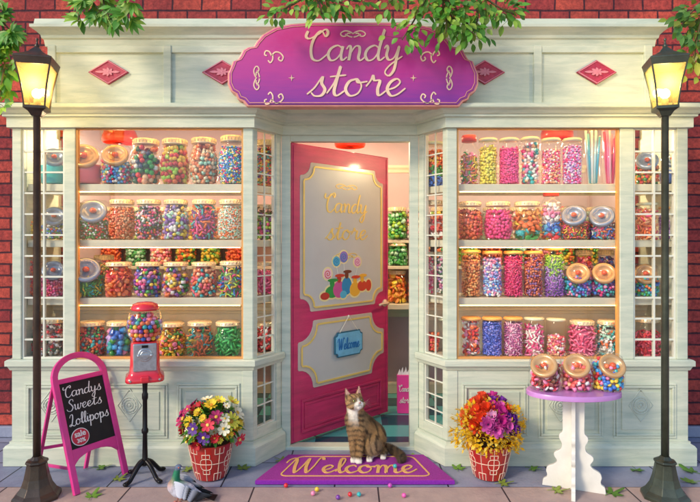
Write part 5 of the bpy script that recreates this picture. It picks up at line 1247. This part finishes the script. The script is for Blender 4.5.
# ---------------------------------------------------------------- loose gumballs
for px, py, c, cn, w_ in ((286, 486, Rd, 'red', 'touching the front edge of the doormat'), (313, 494, Pk, 'pink', 'left of the purple one before the doormat'), (317, 490, Yl, 'yellow', 'before the doormat'), (338, 498, Pu, 'purple', 'before the doormat'),
                    (350, 495, Rd, 'red', 'beside the teal gumball before the doormat'), (359, 495, Tl, 'teal', 'on the pavement before the doormat'), (390, 486, '#c84ab8', 'mauve', 'at the right front edge of the doormat'), (404, 496, '#e85ab0', 'bright pink', 'right of the others before the doormat')):
    d = HZ*F/(py-PH+1.5); rg = .0145
    o_ = npmesh('gumball', cv*rg, cf, None, mat('loose_gum_'+cn.replace(' ', '_'), c, .2, var=.03, coat=.6), None); o_.location = (X(px, d), d-D0, rg+.0005)
    tag(o_, '%s gumball lying %s' % (cn, w_), 'gumball', 'gumballs scattered by the doormat')
d = 3.84; o_ = npmesh('gumball', cv*.0145, cf, None, gmats[8], None); o_.location = (X(395, d), d-D0, ht+.0175+.001); tag(o_, 'teal gumball lying on the lettering of the doormat', 'gumball', 'gumballs scattered by the doormat')
# ---------------------------------------------------------------- fallen leaves
def lobed(name, loc, rot, sz, col):
    V = []; T = []
    tips = [(-1.9, .55), (-1.0, .8), (0, 1.15), (1.0, .8), (1.9, .55)]; out = []
    for i, (a, l) in enumerate(tips):
        out += [(a-.38, l*.55), (a-.16, l*.9), (a, l), (a+.16, l*.9)]; 
        if i < 4: out.append((a+.45, .38))
    pts = [(0, -.05)]+[(math.sin(a)*l, math.cos(a)*l) for a, l in out]
    V = [(x*sz, y*sz, sz*(.22*(x*x+y*y)+.05*math.sin(9*x))) for x, y in pts]; n = len(V)
    V += [(x, y, z-.0012) for x, y, z in V]
    T = [(0, i+1, i) for i in range(1, n-1)]+[(n, n+i, n+i+1) for i in range(1, n-1)]
    stem = tubemesh([(0, 0, .002), (0, -.4*sz, .004), (sz*.08, -.7*sz, .004)], sz*.025, 5); b = len(V)
    V = np.concatenate([np.array(V), stem[0]]); T = np.concatenate([np.array(T), stem[1]+b])
    K = np.repeat(np.array(lin(col))[None], len(V), 0)*np.random.default_rng(int(sz*1e4)).uniform(.75, 1.15, (len(V), 1))
    o = npmesh(name, V, T, K, M['blade'], None, smooth=False); o.location = loc; o.rotation_euler = (0, 0, rot); return o
lf = [(100, 468, 'behind the chalkboard stand'), (118, 480, 'left of the gumball machine feet'), (92, 497, 'at the foot of the chalkboard stand'), (243, 469, 'right of the mixed flower pot'), (281, 460, 'at the left corner of the doormat back edge'), (186, 470, 'between the gumball machine and the flower pot'), (458, 469, 'left of the purple flower pot'), (502, 484, 'under the purple flower pot'), (532, 469, 'between the purple pot and the table'), (556, 491, 'left of the table leg'),
      (612, 494, 'right of the table leg'), (636, 470, 'behind the right lamp post'), (692, 472, 'at the far right by the wall'), (693, 482, 'nearest the right lamp base'), (413, 462, 'by the right end of the doormat')]
for i, (px, py, w_) in enumerate(lf):
    d = HZ*F/(py-PH); sz = nr.uniform(.068, .088)
    o_ = lobed('fallen_leaf', (X(px, d), d-D0, .003), nr.uniform(0, 6.28), sz, nr.choice(['#7fae42', '#8fb850', '#9aae48', '#6b9c3c'])); tag(o_, 'green fallen leaf '+w_, 'leaf', 'green leaves fallen on the pavement')
# ---------------------------------------------------------------- hanging branches
def branch(paths, kind, lab, cat='branch', cols=('#5c9c34', '#96bc48'), dens=1.0, lsz=.075, spread=.07):
    root = paths[0][0]; t = empty('leafy_branch', tuple(root)); tag(t, lab, cat, 'leafy branches hanging over the shop front'); o = Vector(root)
    mb = MB(); specs = []
    for pth in paths:
        pc = [Vector(p) for p in catmull([tuple(p) for p in pth], 8)]; n = len(pc)
        mb.tube([p-o for p in pc], [.008*(1-.75*i/n)+.0015 for i in range(n)], 6)
        L_ = sum((pc[i+1]-pc[i]).length for i in range(n-1)); cnt = int(L_/.022*dens)
        for i in range(cnt):
            f = nr.random()**.8; p = pc[min(n-1, int(f*n))]; t_ = (pc[min(n-1, int(f*n)+1)]-pc[max(0, int(f*n)-1)]).normalized()
            off = Vector((nr.gauss(0, 1), nr.gauss(0, .8), nr.gauss(-.1, 1)))*spread*.6; q_ = p+off
            if kind == 'palm' and nr.random() < .5:
                ax_ = Vector((nr.uniform(-1, 1), nr.uniform(-.9, .1), nr.uniform(-1.3, .2))).normalized(); up = Vector((nr.uniform(-.4, .4), -1, .35)).normalized(); s2 = ax_.cross(up).normalized()
                for a in (-1.15, -.62, -.2, .2, .62, 1.15):
                    specs.append((q_-o, ax_*math.cos(a)+s2*math.sin(a), up, lsz*1.25*(1-.25*abs(a)), lsz*.34))
                mb.tube([p-o, (p+q_)/2-o+Vector((0, 0, .01)), q_-o], .0016, 4)
            else:
                dv = off.normalized()+Vector((0, -.3, -.5))+t_*.4
                specs.append((q_-o, dv, Vector((nr.uniform(-.5, .5), -1, nr.uniform(0, 1))), lsz*nr.uniform(.65, 1.1), lsz*nr.uniform(.38, .55)))
                if nr.random() < .4: mb.tube([p-o, q_-o], .0013, 4)
    mb.build('stem', M['stem'], t, smooth=True)
    V, T, K = leafmesh(specs, cols[0], .35, cols[1]); tag(npmesh('leaves', V, T, K, M['blade'], t, smooth=False), kind='stuff')
d = 3.62
Q = lambda px, py, dd=3.62: P(px, py, dd)
branch([[Q(-34, -30), Q(-4, 10), Q(6, 45), Q(2, 80), Q(-2, 105)], [Q(-28, 0), Q(2, 22), Q(16, 38)], [Q(-32, 20), Q(-6, 55), Q(8, 70)]], 'palm', 'lobed green branch hanging down the left edge beside the lantern', dens=1.3, lsz=.085, spread=.06)
branch([[Q(70, -35), Q(88, -5), Q(100, 10), Q(118, 16)], [Q(88, -5), Q(80, 12), Q(78, 22)], [Q(110, -30), Q(125, -2), Q(128, 14)], [Q(98, -20), Q(104, 4), Q(110, 20)]], 'palm', 'small lobed green branch hanging over the upper cornice near the left lamp', dens=1.0, lsz=.095, spread=.06)
branch([[Q(300, -40), Q(315, -12), Q(330, -2), Q(345, 4)], [Q(315, -12), Q(300, 0), Q(284, 9), Q(270, 14)], [Q(305, -20), Q(318, 2), Q(322, 14)], [Q(330, -25), Q(350, -4), Q(362, 0)]], 'ovate', 'green branch hanging over the top left of the magenta sign', dens=2.8, lsz=.070, spread=.05)
branch([[Q(400, -45), Q(430, -12), Q(455, 8), Q(470, 30)], [Q(430, -12), Q(422, 6), Q(412, 24), Q(402, 40)], [Q(440, -5), Q(446, 16), Q(446, 34)], [Q(450, -30), Q(480, -6), Q(500, 8), Q(514, 14)], [Q(400, -30), Q(395, -5), Q(388, 4)], [Q(470, -10), Q(478, 16), Q(470, 36)], [Q(460, -30), Q(448, 0), Q(455, 25)]], 'ovate', 'dense green branch hanging over the top right of the magenta sign', dens=3.6, lsz=.074, spread=.07)
branch([[Q(735, -35), Q(708, -5), Q(690, 14), Q(680, 30)], [Q(708, -5), Q(700, 25), Q(694, 58)], [Q(730, -10), Q(706, 30), Q(702, 70)]], 'ovate', 'green branch hanging at the top right corner against dark brick', cols=('#5c8a3c', '#8a9a3c'), dens=2.6, lsz=.08, spread=.07)
#==ANIMALS==
# ---------------------------------------------------------------- animals: blobs fused into one body surface, coloured per vertex
def cap(mb, a, b, ra, rb, seg=14, sq=1.0):
    a, b = Vector(a), Vector(b); n = 5; pts = [a.lerp(b, i/n) for i in range(n+1)]
    for i in range(n): pass
    mb.tube(pts, [ra+(rb-ra)*i/n for i in range(n+1)], seg); mb.ball(a, ra, seg, 8); mb.ball(b, rb, seg, 8)
def fuse(mb, voxel, smooth_it):
    me = bpy.data.meshes.new('tmp'); me.from_pydata(mb.v, [], mb.f); o = bpy.data.objects.new('tmp', me); C.objects.link(o)
    r = o.modifiers.new('r', 'REMESH'); r.mode = 'VOXEL'; r.voxel_size = voxel; r.use_smooth_shade = True
    s = o.modifiers.new('s', 'SMOOTH'); s.iterations = smooth_it; s.factor = .5
    bpy.context.view_layer.update(); ev = o.evaluated_get(bpy.context.evaluated_depsgraph_get()); m2 = bpy.data.meshes.new_from_object(ev)
    n = len(m2.vertices); V = np.empty(n*3, np.float32); m2.vertices.foreach_get('co', V); V = V.reshape(-1, 3); Nn = np.array([tuple(v.normal) for v in m2.vertices])
    m2.calc_loop_triangles(); T = np.empty(len(m2.loop_triangles)*3, np.int32); m2.loop_triangles.foreach_get('vertices', T); T = T.reshape(-1, 3)
    bpy.data.objects.remove(o); return V, Nn, T
def smoothstep(e0, e1, x): t = np.clip((x-e0)/(e1-e0), 0, 1); return t*t*(3-2*t)
def vnoise(Pn, s, seed=0):
    r = np.random.default_rng(seed); out = np.zeros(len(Pn))
    for k_ in range(7):
        w = r.normal(size=3)*s; out += np.sin(Pn@w+r.uniform(0, 6.28))
    return out/4
def cat_():
    d = 4.035; o = Vector((X(365, d), d-D0, ht)); t = empty('cat', tuple(o)); tag(t, 'brown tabby cat with white chest sitting on the doormat and looking up', 'cat'); t.scale = (.95, .95, .95)
    mb = MB()
    hp = Vector((-.078, -.045, .432)); f = Vector((.40, -.80, .36)).normalized(); rt = f.cross(UZ).normalized(); up = rt.cross(f).normalized()
    # rt = the viewer's ... right-hand side of the head's own frame
    HS = 1.12; HM = HS*Matrix(((rt.x, f.x, up.x), (rt.y, f.y, up.y), (rt.z, f.z, up.z)))
    hw = lambda x, y, z: hp+HM @ Vector((x, y, z))
    mb.ball(hp, (.060, .060, .052), 20, 14, HM); mb.ball(hw(0, -.015, .012), (.052, .05, .046), 18, 12, HM)
    for s in (-1, 1):
        mb.ball(hw(s*.030, .024, -.020), (.030, .030, .026), 14, 10, HM); mb.ball(hw(s*.013, .058, -.020), (.017, .016, .014), 12, 8, HM)
        b0 = [hw(s*.014, -.004, .034), hw(s*.052, -.004, .012), hw(s*.040, .016, .030), hw(s*.034, -.026, .026)]; tip = hw(s*.052, .004, .104)
        # ear: a thick bent triangular shell
        e = [hw(s*.012, .006, .036), hw(s*.062, .002, .008), tip, hw(s*.008, -.010, .034), hw(s*.062, -.016, .006), tip+HM@Vector((0, -.012, -.004)), hw(s*.036, -.020, .040)]
        mb.add(e, [(0, 1, 2), (3, 5, 6), (6, 5, 4), (0, 2, 5, 3), (1, 4, 5, 2), (0, 3, 6, 4, 1)])
    mb.ball(hw(0, .050, -.036), (.016, .016, .012), 12, 8, HM)                 # chin
    cap(mb, hw(0, .040, .012), hw(0, .066, -.008), .014, .010)                 # bridge of the nose
    cap(mb, hp+Vector((-.004, .012, -.03)), (-.066, .012, .31), .056, .072)    # neck
    mb.ball((-.070, .006, .285), (.080, .080, .085), 20, 14); mb.ball((-.060, -.012, .225), (.078, .070, .085), 20, 14)
    cap(mb, (-.055, .02, .27), (.045, .11, .13), .088, .112); mb.ball((.050, .09, .125), (.115, .12, .118), 22, 16)
    mb.ball((.055, .02, .095), (.082, .095, .092), 20, 14)                     # near thigh
    mb.ball((-.03, .05, .12), (.085, .09, .11), 18, 12)
    # front legs
    for (x0, x1, y1) in ((-.098, -.088, -.062), (-.040, -.048, -.078)):
        cap(mb, (x0, -.03, .235), (x0*.97+.002, -.045, .13), .036, .027); cap(mb, (x0*.97+.002, -.045, .13), (x1, y1, .03), .027, .020)
        mb.ball((x1, y1-.018, .017), (.025, .034, .018), 14, 8)
        for q_ in (-1.2, -.4, .4, 1.2): mb.ball((x1+q_*.0125, y1-.044+abs(q_)*.004, .012), (.0085, .012, .011), 8, 6)
    # hind paws
    for x1, y1 in ((.030, -.070), (.135, -.02)):
        cap(mb, (x1+.02, y1+.08, .024), (x1, y1, .02), .026, .022)
        for q_ in (-1.2, -.4, .4, 1.2): mb.ball((x1+q_*.012, y1-.022+abs(q_)*.003, .013), (.0085, .012, .011), 8, 6)
    tail = catmull([(.12, .15, .045), (.19, .12, .030), (.245, .04, .024), (.275, -.045, .022), (.262, -.095, .026)], 5)
    mb.tube(tail, [.026+.004*math.sin(i/len(tail)*3) for i in range(len(tail))], 12); mb.ball(tail[-1], .025, 12, 8); mb.ball(tail[0], .026, 12, 8)
    V, Nn, T = fuse(mb, .0045, 4)
    Vd = V.astype(float)
    hl = (Vd-np.array(hp))@np.array(HM)/HS**2        # head-frame coordinates
    inhead = (np.linalg.norm(hl, axis=1) < .12) & (Vd[:, 2] > .36)
    br, dk, wh, gy = [np.array(lin(c)) for c in ('#b08858', '#2c211b', '#f2ebe0', '#80705e')]
    n1 = vnoise(Vd, 60, 1); n2 = vnoise(Vd, 140, 2); n3 = vnoise(Vd, 22, 5)
    mixg = smoothstep(-.6, .6, n3)[:, None]; col = br*(1-mixg*.55)+gy*mixg*.55
    # stripes: curved bands that run around the body and across the legs
    q1 = Vd[:, 2]*1.0+Vd[:, 0]*.55+Vd[:, 1]*.35
    ph = np.where(Vd[:, 0] < -.005, Vd[:, 2]*165+n3*1.2+np.abs(Vd[:, 0]+.07)*40, (Vd[:, 0]*.92+Vd[:, 2]*.42-Vd[:, 1]*.25)*135+n3*2.0)
    n4 = vnoise(Vd, 95, 8); st = smoothstep(-.1, .9, np.sin(ph+n4*.9)+n1*.5-.15)*smoothstep(-1.2, -.1, vnoise(Vd, 30, 9)+.3)
    col = col*(1-st[:, None]*.82)+dk*st[:, None]*.82
    # darker spine and tail
    tl = smoothstep(.17, .23, Vd[:, 0]); col = col*(1-tl[:, None]*.75)+dk*tl[:, None]*.75
    # white bib, belly line and paws
    bib = smoothstep(.050, .022, np.abs(Vd[:, 0]+.088+ (Vd[:, 2]-.33)*.12)+n1*.010)*smoothstep(.25, .35, Vd[:, 2]+n1*.014)*smoothstep(.405, .385, Vd[:, 2])*smoothstep(-.01, -.035, Vd[:, 1]+0.0)
    paw = smoothstep(.045, .022, Vd[:, 2]+n1*.006)*(Vd[:, 0] < .17)*(Vd[:, 1] < .0)
    w = np.maximum(bib, paw*.85)
    col = np.where(inhead[:, None], br*.95+gy*.05, col)
    fs = smoothstep(.25, .8, np.sin(hl[:, 0]*260)+n1*.3)*smoothstep(.012, .03, hl[:, 2])          # forehead lines
    cs = smoothstep(.2, .7, np.sin(hl[:, 2]*210+np.abs(hl[:, 0])*60+.6))*smoothstep(.026, .040, np.abs(hl[:, 0]))*smoothstep(.03, .01, hl[:, 2])
    eyeline = smoothstep(.013, .006, np.abs(np.hypot(np.abs(hl[:, 0])-.026, (hl[:, 2]-.008)*1.2)-.015))*(hl[:, 1] > .02)
    hs = np.clip(np.maximum(np.maximum(fs, cs*.9), eyeline*.8), 0, 1)*inhead
    col = col*(1-hs[:, None]*.75)+dk*hs[:, None]*.75
    muz = smoothstep(.038, .026, np.hypot(hl[:, 0]*.95, (hl[:, 2]+.028)*1.15))*(hl[:, 1] > .015)*inhead
    blaze = smoothstep(.012, .006, np.abs(hl[:, 0]))*(hl[:, 1] > .035)*smoothstep(.03, .0, hl[:, 2])*inhead
    inner = inhead*smoothstep(.052, .062, hl[:, 2])*(Nn@np.array(f) > .45)
    w = np.maximum(w, np.maximum(muz, blaze*.7)); col = col*(1-w[:, None])+wh*w[:, None]
    pk = np.array(lin('#e6b4a4')); col = col*(1-inner[:, None]*.75)+pk*inner[:, None]*.75
    col = np.clip(col*(1+n2[:, None]*.10), 0, 1)
    body = npmesh('body', V, T, col, M['fur'], t)
    # fur: short tapering hairs lying along the coat
    r = np.random.default_rng(3); idx = r.choice(len(V), min(len(V), 42000), replace=False); b = Vd[idx]; nn = Nn[idx]
    flow = np.tile(np.array([.1, -.05, -1.]), (len(idx), 1)); hd = inhead[idx]; flow[hd] = -np.array(f)*.9+np.array([0, 0, -.1])
    flow += r.normal(0, .45, flow.shape); flow -= nn*(flow*nn).sum(1)[:, None]; flow /= np.linalg.norm(flow, axis=1)[:, None]+1e-9
    dirn = flow*.84+nn*.5; L_ = np.where(hd, .009, .019)*r.uniform(.6, 1.2, len(idx)); L_ = np.where(b[:, 2] < .04, .005, L_); L_ = np.where(b[:, 0] > .19, .022, L_)
    sd = np.cross(dirn, nn); sd /= np.linalg.norm(sd, axis=1)[:, None]+1e-9
    w_ = .0011; V3 = np.stack([b-sd*w_-nn*.001, b+sd*w_-nn*.001, b+dirn*L_[:, None]], 1).reshape(-1, 3); T3 = np.arange(len(V3)).reshape(-1, 3)
    kk = np.repeat(np.clip(col[idx]*r.uniform(.75, 1.25, (len(idx), 1)), 0, 1), 3, 0)
    tag(npmesh('fur', V3, T3, kk, M['fur'], body, smooth=False), kind='stuff')
    for s in (-1, 1):
        ec = hw(s*.0245, .0455, .006); ev = Vector((s*.32, .9, .16)).normalized(); en = (HM@ev).normalized()
        eu = en.cross(up).normalized(); ez = eu.cross(en)
        mb = MB(); mb.ball(ec, .0125, 18, 12); e = mb.build('eye', M['iris'], t, smooth=True)
        mb = MB(); mb.ball(ec+en*.0098, (.0045, .0036, .0075), 12, 8, frameM(Vector((0, 0, 0)), eu, en, ez).to_3x3()); mb.build('pupil', M['pupil'], e, smooth=True)
    mb = MB(); mb.ball(hw(0, .0765, -.0125), (.0075, .005, .0055), 12, 8, HM); mb.build('nose', M['nose'], t, smooth=True)
    mb = MB()
    for s in (-1, 1): mb.tube(catmull([tuple(hw(0, .0755, -.019)), tuple(hw(s*.001, .074, -.026)), tuple(hw(s*.011, .070, -.030)), tuple(hw(s*.020, .060, -.026))], 4), .0011, 5)
    mb.build('mouth', M['pupil'], t)
    mb = MB()
    for s in (-1, 1):
        for i in range(4): a = (i-1.5)*.22; mb.tube(catmull([tuple(hw(s*.018, .066, -.020+.002*i)), tuple(hw(s*.05, .072, -.018+a*.03)), tuple(hw(s*.088, .055, -.022+a*.10))], 4), [.00035, .00035, .00035, .00035, .0003, .0003, .0002, .0002, .0001][:9], 4)
    mb.build('whiskers', M['plaster'], t)
M['fur'] = vcmat('tabby_fur', .75, 0); M['iris'] = mat('amber_green_eye', '#8a8a3a', .08, var=.1, coat=1); M['pupil'] = mat('black_pupil', '#0c0a0a', .1, var=0, coat=1); M['nose'] = mat('pink_nose', '#c0776c', .35)
M['feather'] = vcmat('feathers', .5, 0)
cat_()
def pigeon():
    d = 3.44; o = Vector((X(181, d), d-D0, .0)); t = empty('pigeon', tuple(o)); tag(t, 'grey pigeon with green neck and black barred wings at the bottom of the pavement', 'pigeon')
    zz = lambda py: Z(py, d); xx = lambda px: X(px, d)-o.x
    H = Vector((xx(179), -.01, zz(466.5))); mb = MB()
    mb.ball(H, (.022, .019, .019), 16, 12); cap(mb, H+Vector((-.006, 0, -.008)), (xx(175.5), 0, zz(479)), .0165, .026); cap(mb, (xx(175.5), 0, zz(479)), (xx(176), .0, zz(487)), .027, .042)
    cap(mb, (xx(175), 0, zz(486)), (xx(188), .005, zz(491)), .047, .045); mb.ball((xx(180), 0, zz(489)), (.062, .050, .050), 18, 14)
    cap(mb, (xx(188), .005, zz(490)), (xx(203), .01, zz(497)), .036, .014)
    V, Nn, T = fuse(mb, .0032, 4); Vd = V.astype(float)
    zr = (Vd[:, 2]-zz(484))/(zz(464)-zz(484)); gr_, pu_, bl_, lg, og = [np.array(lin(c)) for c in ('#1f7a58', '#7a4a86', '#5d6a84', '#c3c3d2', '#c08a78')]
    a = smoothstep(-.05, .25, zr)[:, None]; col = lg*(1-a)+gr_*a
    b = smoothstep(.70, .85, zr)[:, None]; col = col*(1-b)+bl_*b
    c = (smoothstep(.50, -.25, np.abs(zr-.10))*smoothstep(xx(178), xx(172), Vd[:, 0]))[:, None]; col = col*(1-c)+og*c
    col = np.clip(col*(1+.12*vnoise(Vd, 200, 4)[:, None]), 0, 1)
    npmesh('body', V, T, col, M['feather'], t)
    # wings: overlapping feather blades
    for sy in (-1, 1):
        S = []; cs_ = []
        yy = sy*.044
        def fe(p, q_, w): 
            p, q_ = Vector(p), Vector(q_); S.append((p, (q_-p), Vector((0, sy*1.0, .45)), (q_-p).length, w))
        VV = []; TT = []; KK = []
        def addf(p, q_, w, c1, c2, out=0):
            p, q_ = Vector(p), Vector(q_); dr = (q_-p); L_ = dr.length; dr.normalize(); nn_ = Vector((0, sy, .25)).normalized(); sd = dr.cross(nn_).normalized(); base = len(VV)
            for ti, (tt, ww) in enumerate(((0, .5), (.3, 1), (.6, 1.05), (.85, .8), (1, .15))):
                cc_ = p+dr*L_*tt+nn_*(out+.004*math.sin(tt*3))
                for e in (-1, 0, 1): VV.append(cc_+sd*e*w*.5*ww+nn_*(.002 if e == 0 else 0)); KK.append([x for x in (lin(c1) if tt < .62 else lin(c2))])
            for i in range(4):
                z_ = base+3*i; TT.extend([(z_, z_+3, z_+4), (z_, z_+4, z_+1), (z_+1, z_+4, z_+5), (z_+1, z_+5, z_+2)])
        # primaries, secondaries with bars, coverts from back to front
        for i in range(7): addf((xx(191+i*.8), yy*.75, zz(489+i*1.0)), (xx(213-i*2.4), yy*.35, zz(494.5+i*.9)), .017, '#20242e', '#15171d', .000+.0006*i)
        for i in range(7): addf((xx(183+i*1.0), yy*1.0, zz(483.5+i*1.7)), (xx(203-i*1.4), yy*.72, zz(491+i*1.4)), .018, '#9a9cab', '#15171d', .005+.0006*i)
        for i in range(6): addf((xx(180+i*.9), yy*1.05, zz(480+i*2.2)), (xx(194-i*.9), yy*.95, zz(486.5+i*2.0)), .020, '#b9bcc9', '#1c1e25', .010+.0006*i)
        for i in range(6): addf((xx(177+i*.5), yy*1.0, zz(478.5+i*2.2)), (xx(188-i*.6), yy*1.08, zz(483+i*2.2)), .021, '#cfd0dc', '#c4c6d4', .014+.0006*i)
        npmesh('wing', np.array([tuple(v) for v in VV]), np.array(TT), np.array(KK), M['feather'], t, smooth=True)
    VV = []; mb = MB()
    for i in range(6):
        y = (i-2.5)*.010; mb.add([(xx(200), y*.6-.006, zz(494)), (xx(200), y*.6+.006, zz(494)), (xx(216), y*1.5+.009, zz(497)-.001*i), (xx(216), y*1.5-.009, zz(497)-.001*i), (xx(200), y*.6-.006, zz(494)-.002), (xx(200), y*.6+.006, zz(494)-.002), (xx(216), y*1.5+.009, zz(497)-.003-.001*i), (xx(216), y*1.5-.009, zz(497)-.003-.001*i)], [(0, 1, 2, 3), (7, 6, 5, 4), (0, 3, 7, 4), (1, 5, 6, 2), (3, 2, 6, 7), (0, 4, 5, 1)])
    mb.build('tail', M['black'], t, bevel=.001)
    mb = MB(); mb.lathe([(.006, 0), (.0045, .008), (.001, .022)], seg=8, mtx=frameM(H+Vector((.017, -.006, -.001)), Vector((0, 0, 1)), Vector((.35, 0.94, 0)).normalized(), Vector((.94, -.32, -.1)).normalized())); bk = mb.build('beak', M['chrome'], t, smooth=True)
    mb = MB(); mb.ball(H+Vector((.012, -.006, 0)), (.010, .010, .008), 10, 8)
    mb = MB(); mb.ball(H+Vector((.006, -.0165, .004)), .0042, 10, 8); mb.build('eye', M['knob'], t, smooth=True)
    for px, y in ((179, -.02), (184, .02)):
        mb = MB(); x = xx(px); mb.tube([(x, y, .055), (x+.002, y, .035), (x-.004, y, .006)], .0036, 6)
        for a in (-.5, 0, .5, 3.14): mb.tube([(x-.004, y, .006), (x-.004-.024*math.cos(a), y-.024*math.sin(a), .0035)], [.003, .002], 5)
        mb.build('leg', M['nose'], t, smooth=True)
pigeon()
#==LIGHT==
w = bpy.data.worlds.new('World'); scene.world = w; w.use_nodes = True; nt = w.node_tree
sky = nt.nodes.new('ShaderNodeTexSky'); sky.sky_type = 'NISHITA'; sky.sun_disc = False
EL, AZ = 31, 46
sky.sun_elevation = R(EL); sky.sun_rotation = R(180+AZ); sky.air_density = 1.0; sky.dust_density = .6; sky.ozone_density = 4; sky.air_density = 1.3
bgn = nt.nodes['Background']; nt.links.new(sky.outputs[0], bgn.inputs[0]); bgn.inputs[1].default_value = .18
l = bpy.data.lights.new('sun', 'SUN'); l.energy = 2.2; l.angle = R(13); l.color = (1, .84, .60)
so = bpy.data.objects.new('sun', l); C.objects.link(so)
sv = Vector((-math.sin(R(AZ))*math.cos(R(EL)), -math.cos(R(AZ))*math.cos(R(EL)), math.sin(R(EL)))); so.rotation_euler = sv.to_track_quat('Z', 'Y').to_euler(); so.location = sv*12
cam = bpy.data.cameras.new('camera'); cam.sensor_width = 36; cam.lens = F*36/700; cam.shift_y = -(251-PH)/700; cam.clip_end = 1000; cam.clip_start = .05
co = bpy.data.objects.new('camera', cam); C.objects.link(co); co.location = (0, -D0, HZ); co.rotation_euler = (R(90), 0, 0); scene.camera = co
vs_ = scene.view_settings; vs_.view_transform = 'Standard'; vs_.look = 'None'; vs_.gamma = 1; vs_.exposure = .22; vs_.use_curve_mapping = False
scene.render.engine = 'CYCLES'; cy = scene.cycles; cy.transparent_max_bounces = 40; cy.max_bounces = 8; cy.use_denoising = True
